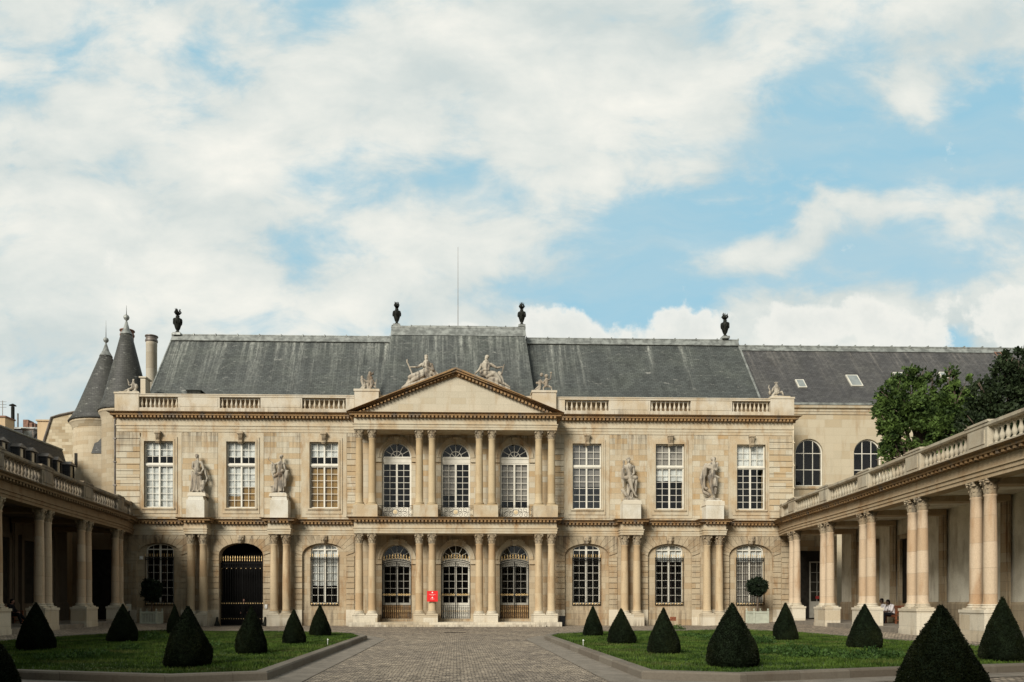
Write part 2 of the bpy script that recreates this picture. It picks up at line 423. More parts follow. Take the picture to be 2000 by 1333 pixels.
M['baluster'] = stone('balustrade_stone', (.50,.45,.34), (.38,.29,.18), courses=False, stain=.4, grey=.6, g0=.50, g1=.70)
M['baluster_dark'] = stone('left_balustrade_stone', (.29,.245,.175), (.2,.14,.08), courses=False, stain=.7, grey=.9, g0=.46, g1=.62)  # left copy of the balustrade stone, darkened to carry the shade
M['baluster_top'] = stone('palace_balustrade_stone', (.64,.58,.46), (.50,.36,.18), courses=False, stain=.45, grey=.35, g0=.52, bands=[(14.3,13.7,.6)])
M['statue'] = stone('statue_stone', (.50,.45,.355), (.20,.135,.08), courses=False, stain=.9, grey=.95, bumpy=.8, g0=.47, g1=.60, gs_=2.6)
M['plaster'] = stone('plaster', (.94,.89,.73), (.42,.36,.25), courses=False, stain=.5, grey=.3)
M['tower'] = stone('tower_stone', (.55,.47,.33), (.46,.33,.18), cw=.6, ch=.3, stain=.3, grey=.3, mortar=.75)
M['rubble'] = stone('rubble_gable', (.62,.54,.38), (.40,.30,.17), cw=.55, ch=.26, stain=.15, grey=.1, mortar=.6, ochre_bias=-.1)
M['bare'] = stone('rendered_wall', (.6,.46,.28), (.5,.35,.2), courses=False, stain=.2, grey=.1)
M['side'] = stone('side_building_stone', (.57,.50,.36), (.48,.34,.17), cw=1.2, ch=.55, stain=.4, grey=.12, mortar=.8)

def slate(name, base, light, streak, zlo=14.5, zhi=21.5, SLU=0.02, speck=.35, xfade=None):
    t = NT(name); p = t.pos()
    sx = t.n('SeparateXYZ'); t.l(p, sx.inputs[0])
    cb = t.n('CombineXYZ'); t.l(t.math('ADD', sx.outputs[0], t.math('MULTIPLY', sx.outputs[1], SLU)), cb.inputs[0]); t.l(sx.outputs[2], cb.inputs[1])
    bk = t.n('TexBrick'); t.l(cb.outputs[0], bk.inputs['Vector'])
    bk.inputs['Scale'].default_value = 1; bk.inputs['Brick Width'].default_value = .30; bk.inputs['Row Height'].default_value = .13
    bk.inputs['Mortar Size'].default_value = .010; bk.inputs['Bias'].default_value = 0
    bk.inputs['Color1'].default_value = base+(1,); bk.inputs['Color2'].default_value = tuple(x*1.55 for x in base)+(1,); bk.inputs['Mortar'].default_value = tuple(x*.4 for x in base)+(1,)
    col = bk.outputs['Color']
    big = t.noise(t.mapping(p, (.5,.5,.9)), .8, 7, .6)
    col = t.mix(t.math('MULTIPLY', t.ramp(big, .42, .68), .5), col, t.mix(1.0, col, (1.5,1.5,1.35), 'MULTIPLY'))
    sn = t.noise(t.mapping(cb.outputs[0], (3.4, .16, 1)), 1.0, 10, .72)
    wide = t.noise(t.mapping(cb.outputs[0], (.75, .05, 1)), 1.0, 3, .5)
    zf = t.ramp(sx.outputs[2], zlo, zhi, False)
    if xfade: wide = t.math('SUBTRACT', wide, t.math('MULTIPLY', t.ramp(sx.outputs[0], xfade[0], xfade[1]), .11))
    msk = t.math('MULTIPLY', t.ramp(sn, .40, .72), t.math('MULTIPLY', t.ramp(wide, .38, .6), t.math('ADD', t.math('MULTIPLY', t.math('POWER', zf, 1.7), 1.15), .06)), clamp=True)
    rag = t.ramp(t.noise(t.mapping(cb.outputs[0], (5, 1.8, 1)), 1.6, 8, .75), .40, .60)
    msk = t.math('MULTIPLY', msk, t.math('ADD', t.math('MULTIPLY', rag, .75), .25))
    blot = t.noise(t.mapping(cb.outputs[0], (1.3, .8, 1), (4,8,0)), 1.0, 9, .7)
    col = t.mix(t.math('MULTIPLY', t.ramp(blot, .50, .66), .55), col, tuple(x*.42 for x in base))
    col = t.mix(t.math('MULTIPLY', msk, streak, clamp=True), col, light)
    pat = t.noise(t.mapping(p, (1.0,1.0,2.6)), 1.6, 8, .75)
    col = t.mix(t.math('MULTIPLY', t.ramp(pat, .58, .68), speck), col, (.21,.21,.185))
    t.color(col); t.rough(.62); t.b.inputs['Specular IOR Level'].default_value = .35
    t.bump(bk.outputs['Fac'], .35, -.02)
    return t.m
M['slate'] = slate('slate', (.047,.052,.048), (.38,.39,.34), 1.5, xfade=(4, 12), speck=.9)
M['slate_side'] = slate('weathered_slate', (.046,.045,.044), (.24,.22,.19), .9)
M['slate_old'] = slate('tower_slate', (.036,.036,.031), (.26,.25,.21), .35, SLU=.6, speck=1.3)
M['slate_dark'] = slate('mansard_slate', (.028,.028,.030), (.09,.09,.09), .3, SLU=.6)
M['lead'] = plain('lead_flashing', (.21,.22,.20), .5, .3, .35, 2.5)
M['bronze'] = plain('dark_bronze', (.018,.019,.015), .55, .3, .4, 6)
M['iron'] = plain('black_iron', (.006,.006,.0055), .6, .1, .3, 5)
M['gold'] = plain('gilding', (.62,.44,.20), .5, .3, .35, 9)
M['pale_gold'] = plain('worn_gilding', (.50,.40,.24), .7, .1, .2, 9)
M['white_paint'] = plain('white_joinery_paint', (.60,.57,.48), .5, 0, .06, 3)
M['frame_grey'] = plain('grey_joinery_paint', (.30,.285,.24), .5, 0, .1, 3)
M['curtain'] = plain('sheer_curtain', (.55,.57,.54), .9, 0, .15, 3)
M['blind_ochre'] = plain('ochre_blind', (.26,.16,.05), .9, 0, .15, 2)
M['blind_grey'] = plain('grey_blind', (.24,.225,.195), .9, 0, .12, 2)  # serves real blinds and the painted pane reflections of the portico
M['interior'] = plain('dark_interior', (.006,.0055,.005), .9, 0, .2, 1)  # near black: the darkness of unlit rooms is put into the colour
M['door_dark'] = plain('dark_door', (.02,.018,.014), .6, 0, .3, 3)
M['yew_core'] = plain('yew_core', (.008,.013,.006), .9, 0, .4, 9)
M['yew_core_l'] = M['yew_core']
M['bark'] = plain('bark', (.09,.065,.045), .9, 0, .3, 8, .5)
M['bin'] = plain('black_bin', (.01,.01,.01), .4, 0, .2, 5)
M['bag'] = plain('rubbish', (.45,.42,.40), .6, 0, .5, 20)
M['wood'] = plain('bench_wood', (.20,.065,.028), .55, 0, .3, 12)
M['planter'] = plain('planter_paint', (.38,.40,.32), .6, 0, .08, 4)
M['red'] = plain('red_sign', (.62,.012,.012), .4, 0, .05, 2)
M['notice_red'] = plain('faded_red', (.28,.02,.015), .6, 0, .1, 3)
M['sign_white'] = plain('sign_white', (.8,.78,.74), .5, 0, .02, 2)
M['sign_pink'] = plain('sign_lettering', (.78,.42,.38), .5, 0, .02, 2)
M['plastic_white'] = plain('white_plastic', (.7,.7,.66), .4, 0, .03, 2)
M['skin_dark'] = plain('dark_skin', (.075,.04,.026), .55, 0, .08, 6)
M['skin'] = plain('skin', (.34,.17,.12), .55, 0, .08, 6)
M['shirt'] = plain('white_shirt', (.72,.68,.68), .8, 0, .06, 9)
M['trousers'] = plain('dark_trousers', (.012,.012,.014), .8, 0, .2, 9)
M['coat'] = plain('dark_coat', (.016,.015,.018), .8, 0, .2, 9)
M['hair'] = plain('black_hair', (.008,.007,.006), .6, 0, .2, 20)
M['zinc'] = plain('zinc_pipe', (.14,.12,.10), .5, .3, .3, 3)
M['stone_pipe'] = plain('painted_pipe', (.5,.42,.29), .6, 0, .15, 3)
M['chimney'] = stone('chimney_stone', (.58,.53,.42), (.48,.40,.28), cw=3, ch=1.2, stain=.4, grey=.4, mortar=.6)
M['pot'] = plain('chimney_pot', (.16,.08,.05), .8, 0, .4, 4)
M['kerb'] = stone('kerb_stone', (.20,.175,.135), (.13,.10,.07), cw=1.6, ch=3, stain=.4, grey=.5, mortar=.5)
M['glazing_roof'] = plain('skylight_frame', (.52,.50,.42), .5, 0, .1, 3)
M['skyglass'] = plain('skylight_glass', (.20,.22,.21), .15, 0, .1, 2)

def glass_mat(name, tint=(.96,.96,.955), refl=1.0):
    t = NT(name); N = t.N; L = t.L
    tr = t.n('BsdfTransparent'); tr.inputs[0].default_value = tint+(1,)
    gl = t.n('BsdfGlossy'); gl.inputs['Roughness'].default_value = .03
    gl.inputs[0].default_value = (.9,.88,.86,1)
    ge = t.n('NewGeometry'); dt = t.n('VectorMath', operation='DOT_PRODUCT'); t.l(ge.outputs['Incoming'], dt.inputs[0]); t.l(ge.outputs['True Normal'], dt.inputs[1])
    om = t.math('POWER', t.math('SUBTRACT', 1.0, t.math('ABSOLUTE', dt.outputs['Value']), clamp=True), 5.0)
    f = t.math('MULTIPLY', t.math('ADD', t.math('MULTIPLY', om, .9), .045), refl, clamp=True)
    wob = t.n('Bump'); wob.inputs['Strength'].default_value = .03; wob.inputs['Distance'].default_value = .03
    L.new(t.noise(t.pos(), 1.6, 1), wob.inputs['Height'])
    L.new(wob.outputs[0], gl.inputs['Normal'])
    mx = t.n('MixShader'); L.new(f, mx.inputs[0]); L.new(tr.outputs[0], mx.inputs[1]); L.new(gl.outputs[0], mx.inputs[2])
    L.new(mx.outputs[0], N['Material Output'].inputs[0])
    return t.m
M['glass'] = glass_mat('old_window_glass', refl=.75)
M['glass_refl'] = glass_mat('reflecting_window_glass', (.9,.9,.9), refl=1.8)

def foliage(name, dark, light, transl=.3, big=None):
    t = NT(name); p = t.pos()
    f = t.noise(p, 1.4, 4); g = t.noise(p, 11, 3, .7)
    c = t.mix(t.ramp(f, .35, .68), dark, light)
    c = t.mix(t.ramp(g, .3, .7), t.mix(1.0, c, (.65,.7,.65), 'MULTIPLY'), t.mix(1.0, c, (1.3,1.3,1.2), 'MULTIPLY'))
    if big: c = t.mix(t.math('MULTIPLY', t.ramp(t.noise(t.mapping(p, (.35,.9,.35)), 1.0, 6, .65), .5, .68), .55), c, big)
    t.color(c); t.rough(.6); t.b.inputs['Specular IOR Level'].default_value = .15
    if transl:
        tr = t.n('BsdfTranslucent'); t.l(c, tr.inputs[0])
        mx = t.n('MixShader'); mx.inputs[0].default_value = transl
        t.l(t.b.outputs[0], mx.inputs[1]); t.l(tr.outputs[0], mx.inputs[2]); t.l(mx.outputs[0], t.N['Material Output'].inputs[0])
    return t.m
M['yew'] = foliage('yew_needles', (.004,.007,.002), (.013,.017,.005), .1)
M['leaf'] = foliage('tree_leaves', (.018,.034,.010), (.125,.19,.05), .35)
M['leaf_dark'] = foliage('dark_tree_leaves', (.016,.026,.012), (.035,.05,.022), .2)
M['ball'] = foliage('clipped_leaves', (.006,.011,.006), (.014,.024,.012), .1)
M['grass'] = foliage('grass_blades', (.022,.048,.007), (.085,.135,.022), .25, big=(.14,.13,.045))
M['weed'] = foliage('weed_leaves', (.022,.05,.012), (.06,.11,.025), .3)

def ground_mats():
    t = NT('cobbles'); p = t.pos()
    wp = t.n('TexNoise'); wp.inputs['Scale'].default_value = 3.2; wp.inputs['Detail'].default_value = 4; t.l(p, wp.inputs['Vector'])
    v = t.n('VectorMath', operation='SCALE'); v.inputs['Scale'].default_value = .10; t.l(wp.outputs['Color'], v.inputs[0])
    a = t.n('VectorMath', operation='ADD'); t.l(p, a.inputs[0]); t.l(v.outputs[0], a.inputs[1])
    bk = t.n('TexBrick'); t.l(a.outputs[0], bk.inputs['Vector'])
    bk.inputs['Scale'].default_value = 1; bk.inputs['Brick Width'].default_value = .155; bk.inputs['Row Height'].default_value = .125
    bk.inputs['Mortar Size'].default_value = .015; bk.inputs['Mortar Smooth'].default_value = .6; bk.inputs['Bias'].default_value = 0
    bk.inputs['Color1'].default_value = (.16,.135,.105,1); bk.inputs['Color2'].default_value = (.40,.345,.275,1); bk.inputs['Mortar'].default_value = (.05,.043,.034,1)
    big = t.noise(p, .35, 6, .6)
    c = t.mix(t.ramp(big, .35, .65), t.mix(1.0, bk.outputs['Color'], (.82,.80,.78), 'MULTIPLY'), t.mix(1.0, bk.outputs['Color'], (1.15,1.12,1.06), 'MULTIPLY'))
    c = t.mix(t.math('MULTIPLY', t.ramp(t.noise(p, 1.7, 8, .7), .55, .7), .35), c, (.075,.068,.052))
    vo = t.n('TexVoronoi'); vo.inputs['Scale'].default_value = 7.5; t.l(t.mapping(p, (1, 1.25, 1)), vo.inputs['Vector']); bw = t.n('RGBToBW'); t.l(vo.outputs['Color'], bw.inputs[0])
    c = t.mix(t.ramp(bw.outputs[0], .2, .8, False), t.mix(1.0, c, (.72,.70,.68), 'MULTIPLY'), t.mix(1.0, c, (1.25,1.22,1.17), 'MULTIPLY'))
    t.color(c); t.rough(.8)
    h = t.math('ADD', bk.outputs['Fac'], t.math('MULTIPLY', t.noise(p, 9, 4), -.8))
    t.bump(h, .9, -.03)
    M['cobble'] = t.m
    t = NT('smooth_paving'); p = t.pos()
    sx = t.n('SeparateXYZ'); t.l(p, sx.inputs[0])
    f = t.noise(p, 2.2, 8, .65); g = t.noise(p, 40, 3, .7)
    c = t.mix(t.ramp(f, .3, .7), (.14,.12,.092), (.22,.19,.15)); c = t.mix(t.ramp(g, .2, .8), t.mix(1.0, c, (.75,.75,.75), 'MULTIPLY'), t.mix(1.0, c, (1.2,1.2,1.2), 'MULTIPLY'))
    t.color(c); t.rough(.9); t.bump(g, .3, .02); M['paving'] = t.m
    t = NT('lawn_soil'); p = t.pos()
    c = t.mix(t.ramp(t.noise(p, .5, 6, .6), .35, .65), (.024,.045,.009), (.055,.085,.016)); t.color(c); t.rough(.95); t.bump(t.noise(p, 20, 4), .6, .03); M['turf'] = t.m
ground_mats()

# ------------------------------------------------------------------ ground
GC = 0.28     # centre line of the two wings
def gz(x, y):
    t = min(1, max(0, (abs(x-GC)-15.5)/4.0)); t = t*t*(3-2*t)
    return .22*t
def build_ground():
    xs = [-600,-200,-80,-45] + [x*1.0 for x in range(-30, 31)] + [45,80,200,600]
    ys = [-600,-200,-90] + [y*2.0 for y in range(-35, 6)] + [30,80,200,600]
    m = MB()
    for y in ys:
        for x in xs: m.v.append((x, y, gz(x, y) if abs(x) < 46 else .22))
    w = len(xs)
    for j in range(len(ys)-1):
        for i in range(w-1): m.f.append((j*w+i, j*w+i+1, (j+1)*w+i+1, (j+1)*w+i))
    structure(m.build('ground', M['cobble']))
build_ground()

LAWN_R = [(3.65,-18.2),(4.3,-15.9),(6.2,-14.2),(9.5,-12.6),(14.2,-11.9),(15.3,-13.0),(16.1,-17.0),(16.6,-22.5),(17.0,-27.0),(16.6,-31.0),(14.8,-32.6),(12.6,-33.3),(9.3,-34.1),(5.5,-35.3),(3.75,-34.6)]
LAWN_L = [(-x, y) for x, y in LAWN_R]
def lawn_inside(poly, x, y):
    c = False; j = len(poly)-1
    for i in range(len(poly)):
        xi, yi = poly[i]; xj, yj = poly[j]
        if (yi > y) != (yj > y) and x < (xj-xi)*(y-yi)/(yj-yi)+xi: c = not c
        j = i
    return c
def offset_poly(poly, d):
    # inward offset of a polygon (d > 0) towards its centroid side, by edge normals
    n = len(poly); area = sum(poly[i][0]*poly[(i+1)%n][1]-poly[(i+1)%n][0]*poly[i][1] for i in range(n))/2
    sg = 1 if area > 0 else -1; out = []
    for i in range(n):
        p = Vector(poly[i]); a = Vector(poly[i-1]); c = Vector(poly[(i+1)%n])
        d0 = (p-a).normalized(); d1 = (c-p).normalized()
        n0 = Vector((-d0.y, d0.x))*sg; n1 = Vector((-d1.y, d1.x))*sg
        mt = n0+n1; mt = mt/max(.3, mt.dot(n0)); out.append((p.x+mt.x*d, p.y+mt.y*d))
    return out
def build_lawn(poly, seed, blades):
    n = len(poly)
    area = sum(poly[i][0]*poly[(i+1)%n][1]-poly[(i+1)%n][0]*poly[i][1] for i in range(n))/2
    P = poly if area > 0 else poly[::-1]
    outer = P; inner = offset_poly(P, .30)
    k = MB()
    prof = [(0,-.1),(0,.15),(-.03,.185),(-.27,.185),(-.30,.15),(-.30,-.1)]
    # travel counter-clockwise: right of travel is outside
    k.sweep(outer, [(o, z+.0) for o, z in prof][::-1], closed=True)
    ob = k.build('kerb', M['kerb'], fix=True); structure(ob)
    pv = MB(); o2 = offset_poly(P, -.75)
    for i in range(n):
        j = (i+1) % n
        a, b = outer[i], outer[j]; c, d = o2[j], o2[i]
        pv.add([(a[0],a[1],gz(*a)+.012),(b[0],b[1],gz(*b)+.012),(c[0],c[1],gz(*c)+.012),(d[0],d[1],gz(*d)+.012)], [(0,3,2,1)])
    structure(pv.build('path_edging', M['paving'], fix=False))
    g = MB(); g.zprism(inner, -.05, .13)
    structure(g.build('lawn', M['turf']))
    rng = np.random.default_rng(seed)
    xs = [p[0] for p in inner]; ys = [p[1] for p in inner]
    # blades: denser towards the camera where they are larger in view
    pts = []
    need = blades
    while need > 0:
        bx = rng.uniform(min(xs), max(xs), need*2); by = rng.uniform(min(ys), max(ys), need*2)
        ok = np.array([lawn_inside(inner, a, b) for a, b in zip(bx, by)])
        q = np.stack([bx[ok], by[ok]], 1)[:need]; pts.append(q); need -= len(q)
    q = np.concatenate(pts); n_ = len(q)
    ang = rng.uniform(0, math.tau, n_)
    patch = .5+.5*np.sin(q[:,0]*.9+1.3*np.sin(q[:,1]*.6))*np.cos(q[:,1]*.75)
    h = rng.uniform(.035, .08, n_)*(.7+.7*patch); w = rng.uniform(.008, .017, n_)
    dx = np.cos(ang)*w; dy = np.sin(ang)*w; lx = rng.normal(0, .022, n_); ly = rng.normal(0, .022, n_)
    z = np.full(n_, .125)
    A = np.stack([q[:,0]-dx, q[:,1]-dy, z], 1); B = np.stack([q[:,0]+dx, q[:,1]+dy, z], 1)
    C_ = np.stack([q[:,0]+dx*.3+lx, q[:,1]+dy*.3+ly, z+h], 1); D = np.stack([q[:,0]-dx*.3+lx, q[:,1]-dy*.3+ly, z+h], 1)
    return np.stack([A,B,C_,D], 1)
gr = np.concatenate([build_lawn(LAWN_L, 1, 110000), build_lawn(LAWN_R, 2, 110000)])
stuff(obj('grass', quads('grass', gr, M['grass'])), 'short dark green mown grass covering both kerbed lawns', 'grass')
# the two beds this side of the crossing path: only their clipped yews reach into view
for sgn in (-1, 1):
    P = [(5.4,-42.5),(5.4,-38.2),(9.2,-37.4),(11.5,-38.2),(11.5,-42.5)]
    P = [(sgn*x, y) for x, y in P]
    if sgn > 0: P = P[::-1]
    k = MB(); k.sweep(P, [(o,z) for o,z in [(0,-.1),(0,.15),(-.03,.185),(-.27,.185),(-.30,.15),(-.30,-.1)]][::-1], closed=True)
    structure(k.build('kerb', M['kerb'], fix=True))
    g = MB(); g.zprism(offset_poly(P, .30), -.05, .13); structure(g.build('lawn', M['turf']))

# ------------------------------------------------------------------ shared classical pieces
def capital_mesh(r, h, mat):
    m = MB()
    m.lathe([(r*.98,0),(r*1.08,.03*h),(r*1.0,.08*h),(r*.95,.1*h),(r*.98,.5*h),(r*1.12,.74*h),(r*1.3,.86*h)], n=12)
    def leaf(a, z0, z1, wd, out):
        ca, sa = math.cos(a), math.sin(a); vs = []
        st = [(r*1.0,z0,wd),(r*1.10,z0+(z1-z0)*.45,wd*1.1),(r*1.2,z0+(z1-z0)*.82,wd*.95),(r*(1.2+out),z1,wd*.6),(r*(1.26+out),z1-.07*h,wd*.35)]
        for rr, z, w in st:
            for s_ in (-1, 0, 1):
                rad = rr + (0.07*r if s_ == 0 else 0)
                vs.append((rad*ca - s_*w*sa, rad*sa + s_*w*ca, z))
        fs = []
        for j in range(4):
            for i in range(2): fs.append((j*3+i, j*3+i+1, (j+1)*3+i+1, (j+1)*3+i))
        m.add(vs, fs)
    for i in range(8): leaf(math.tau*i/8, .08*h, .42*h, r*.34, .16)
    for i in range(8): leaf(math.tau*(i+.5)/8, .3*h, .68*h, r*.30, .20)
    for i in range(4):
        a = math.pi/4+i*math.pi/2; ca, sa = math.cos(a), math.sin(a)
        c = Vector((ca*r*1.52, sa*r*1.52, h*.77)); t = Vector((-sa, ca, 0))
        m.cap(c-t*r*.16, c+t*r*.16, r*.22, r*.22, 8)
        m.tube([(ca*r*1.0, sa*r*1.0, h*.6), (ca*r*1.3, sa*r*1.3, h*.84), (ca*r*1.5, sa*r*1.5, h*.86)], r*.1, 5)
        b = i*math.pi/2; m.ell((math.cos(b)*r*1.22, math.sin(b)*r*1.22, h*.9), r*.16, r*.16, r*.16, 6, 4)
    pts = []
    q = r*1.5
    for i in range(4):
        a = math.pi/4+i*math.pi/2
        c = (math.cos(a)*q*1.18, math.sin(a)*q*1.18); e = .14*q; tx, ty = -math.sin(a)*e, math.cos(a)*e
        pts += [(c[0]-tx, c[1]-ty), (c[0]+tx, c[1]+ty)]
        b = a+math.pi/4; pts.append((math.cos(b)*q*.78, math.sin(b)*q*.78))
    m.zprism(pts, h*.88, h)
    me = m.mesh('capital', mat); me.shade_smooth()
    try: me.set_sharp_from_angle(angle=R(35))
    except Exception: pass
    return me
def shaft_mesh(r, z0, z1, mat):
    H = z1-z0; m = MB()
    m.lathe([(r*1.12,z0),(r*1.12,z0+.03),(r*1.0,z0+.07)] + [(r*(1-.15*max(0,(t-.3)/.7)**1.6), z0+.07+(H-.16)*t) for t in [i/10 for i in range(1, 11)]] + [(r*.96,z1-.05),(r*.96,z1-.02),(r*.86,z1)], n=24)
    me = m.mesh('column', mat); me.shade_smooth()
    try: me.set_sharp_from_angle(angle=R(45))
    except Exception: pass
    return me
def base_mesh(r, z0, z1, mat):
    h = z1-z0; m = MB(); w = r*1.42
    m.box(-w,w,-w,w,z0,z0+h*.3)
    m.lathe([(r*1.32,h*.30),(r*1.42,h*.38),(r*1.40,h*.52),(r*1.26,h*.58),(r*1.16,h*.64),(r*1.18,h*.74),(r*1.27,h*.80),(r*1.27,h*.92),(r*1.14,h)], n=24, z=z0)
    return m.mesh('column_base', mat)
def column_kit(r, z_base, z_shaft, z_cap, z_top, mat, capmat, basemat):
    return (shaft_mesh(r, z_shaft, z_cap, mat), base_mesh(r, z_base, z_shaft, basemat), capital_mesh(r*.86, z_top-z_cap, capmat), z_cap)
def put_column(kit, parent, x, y, rz=0, dz=0):
    c = obj('column', kit[0], parent, (x, y, dz), rz)
    obj('column_base', kit[1], c); obj('capital', kit[2], c, (0,0,kit[3]))
    return c
def baluster_mesh(h, mat, r=.085):
    m = MB(); m.box(-r*.95,r*.95,-r*.95,r*.95,0,h*.07); m.box(-r*.9,r*.9,-r*.9,r*.9,h*.93,h)
    m.lathe([(r*.75,.07*h),(r*.85,.10*h),(r*.5,.15*h),(r*.72,.22*h),(r*1.0,.33*h),(r*.95,.43*h),(r*.6,.58*h),(r*.42,.72*h),(r*.45,.78*h),(r*.72,.82*h),(r*.5,.86*h),(r*.75,.93*h)], n=10)
    me = m.mesh('baluster', mat); me.shade_smooth()
    try: me.set_sharp_from_angle(angle=R(50))
    except Exception: pass
    return me
def dentils(m, path, o0, o1, z0, z1, w, gap):
    for i in range(len(path)-1):
        a = Vector(path[i]); b = Vector(path[i+1]); L_ = (b-a).length
        if L_ < w*2: continue
        d = (b-a)/L_; nr = Vector((d.y,-d.x)); k = max(1, int(L_/(w+gap)))
        for j in range(k):
            t = (j+.5)*L_/k; c = a+d*t+nr*((o0+o1)/2)
            m.obox(c.x, c.y, d.x, d.y, w/2, (o1-o0)/2, z0, z1)

def rot_arch(half, zs, rise, n=16):
    """arch points from left to right (ellipse)"""
    return [(-half*math.cos(math.pi*i/n), zs+rise*math.sin(math.pi*i/n)) for i in range(n+1)]
def spandrel(m, cx, half, zs, rise, ztop, y0, y1, n=16):
    """solid wall piece between an arch and the level ztop"""
    A = rot_arch(half, zs, rise, n); o = len(m.v)
    for x, z in A: m.v += [(cx+x,y0,z),(cx+x,y0,ztop),(cx+x,y1,z),(cx+x,y1,ztop)]
    for i in range(n):
        a = o+i*4; b = a+4
        m.f += [(a,b,b+1,a+1),(a+2,a+3,b+3,b+2),(a,a+2,b+2,b)]
def arch_ring(m, cx, h0, h1, zs, r0, r1, y0, y1, n=18):
    A = rot_arch(h0, zs, r0, n); B = rot_arch(h1, zs, r1, n); o = len(m.v)
    for (x, z), (X, Z) in zip(A, B): m.v += [(cx+x,y0,z),(cx+X,y0,Z),(cx+x,y1,z),(cx+X,y1,Z)]
    for i in range(n):
        a = o+i*4; b = a+4
        m.f += [(a,b,b+1,a+1),(a+2,a+3,b+3,b+2),(a,a+2,b+2,b),(a+1,b+1,b+3,a+3)]
    m.f += [(o,o+1,o+3,o+2),(o+4*n,o+4*n+2,o+4*n+3,o+4*n+1)]

# ------------------------------------------------------------------ the palace
palace = thing('palace', 'long pale limestone palace with pedimented portico and grey slate roof', 'palace')
XE = 22.0
Z_AR0, Z_C1 = 5.86, 6.86       # lower entablature
Z_UA0, Z_U1 = 12.5, 13.72      # upper entablature
BAYS = [-19.3, -13.97, -8.55, 8.55, 13.97, 19.3]
PAIRS = [-16.65, -11.3, 11.3, 16.65]
RH = 1.43                       # half width of the ground floor recesses
def build_walls():
    g = MB()   # ground floor wall
    xs = [-XE]
    for b in BAYS[:3]: xs += [b-RH, b+RH]
    xs += [-6.3]
    edges = xs
    segs = [(edges[i], edges[i+1]) for i in range(0, len(edges), 2)]
    segs = segs + [(-b, -a) for a, b in segs]
    for a, b in segs: g.box(a, b, 0, .6, 0, Z_AR0)
    for b in BAYS: spandrel(g, b, RH, 4.55, .80, Z_AR0, 0, .6, 20)
    # inner recess walls with the smaller window openings (not at the gate)
    for b in BAYS:
        if b == -13.97: continue
        wh = .89
        for s_ in (-1, 1):
            x0, x1 = (b-RH-.02, b-wh) if s_ < 0 else (b+wh, b+RH+.02)
            g.box(x0, x1, .14, .56, 1.0, 5.4)
        g.box(b-wh, b+wh, .14, .56, 1.0, 1.42)
        g.box(b-RH, b+RH, .07, .56, 0, 1.0)
        spandrel(g, b, wh, 4.95, .37, 5.5, .14, .55, 10)
    # portico ground floor
    pb = [-3.83, 0, 3.83]; wh = .95
    ed = [-6.3] + [q for b in pb for q in (b-wh, b+wh)] + [6.3]
    for i in range(0, len(ed), 2): g.box(ed[i], ed[i+1], 0, .6, 0, Z_AR0)
    for b in pb:
        spandrel(g, b, wh, 4.30, .97, Z_AR0, 0, .6, 20)
        g.box(b-wh, b+wh, .0, .6, 0, .45)
    g.build('wall', M['ashlar_low'], palace)
    # rusticated strips and voussoirs
    r = MB()
    def flush(mat='ashlar_low'):
        nonlocal r
        r.build('rustication', M[mat], palace, fix=True); r = MB()
    def strip(x0, x1, z0, z1, y=-.055, step=.36):
        n = max(1, round((z1-z0)/step)); st = (z1-z0)/n
        for i in range(n): r.box(x0, x1, y, 0, z0+i*st+.018, z0+(i+1)*st-.018)
    for b in BAYS:
        ow = RH+.55
        for s_ in (-1, 1):
            a, c = sorted((b+s_*(RH+.01), b+s_*ow)); strip(a, c, 1.0, 4.55)
        # voussoirs
        n = 13; A = []
        cz = 4.55-.5
        for i in range(n+1):
            t = math.pi*i/n; x, z = -RH*math.cos(t), 4.55+.80*math.sin(t)
            dx, dz = x*1.0, z-cz
            k = 10
            if abs(dx) > 1e-6: k = min(k, (ow-abs(x))/abs(dx))
            if dz > 1e-6: k = min(k, (Z_AR0-.04-z)/dz)
            A.append(((x, z), (x+dx*k, z+dz*k)))
        for i in range(n):
            (a0, o0), (a1, o1) = A[i], A[i+1]
            e = .012
            poly = [a0, a1, o1, o0]
            # corner of the surrounding rectangle inside this wedge
            if abs(abs(o0[0])-ow) < 1e-4 and abs(abs(o1[0])-ow) > 1e-4: poly = [a0, a1, o1, (-ow if o0[0] < 0 else ow, Z_AR0-.04), o0]
            if abs(abs(o1[0])-ow) < 1e-4 and abs(abs(o0[0])-ow) > 1e-4: poly = [a0, a1, o1, (-ow if o1[0] < 0 else ow, Z_AR0-.04), o0]
            mx = sum(p[0] for p in poly)/len(poly); mz = sum(p[1] for p in poly)/len(poly)
            poly = [(b+mx+(px-mx)*.95, mz+(pz-mz)*.95) for px, pz in poly]
            r.prism(poly[::-1], -.055, 0)
        flush()
    for s_ in (-1, 1):
        a, c = sorted((s_*21.33, s_*22.02)); strip(a, c, 1.0, Z_AR0); flush()
        a, c = sorted((s_*20.5, s_*22.03)); strip(a, c, 7.05, 12.45, -.10, .40); flush('ashlar')
        a, c = sorted((s_*6.45, s_*7.05)); strip(a, c, 7.3, 12.3, -.05, .40); flush('ashlar')
    # upper wall
    w = MB(); wh = .94; UB = BAYS
    z0, z1 = 7.62, 11.87
    ed = [-XE] + [q for b in UB[:3] for q in (b-wh, b+wh)]
    ed += [q for b in (-3.83,0,3.83) for q in (b-.95, b+.95)] + [q for b in UB[3:] for q in (b-wh, b+wh)] + [XE]
    for i in range(0, len(ed), 2): w.box(ed[i], ed[i+1], 0, .6, Z_C1-.2, Z_U1)
    for b in UB: w.box(b-wh, b+wh, 0, .6, Z_C1-.2, z0); w.box(b-wh, b+wh, 0, .6, z1, Z_U1)
    for b in (-3.83, 0, 3.83):
        w.box(b-.95, b+.95, 0, .6, Z_C1-.2, 7.0)
        spandrel(w, b, .95, 10.92, .97, Z_U1, 0, .6, 20)
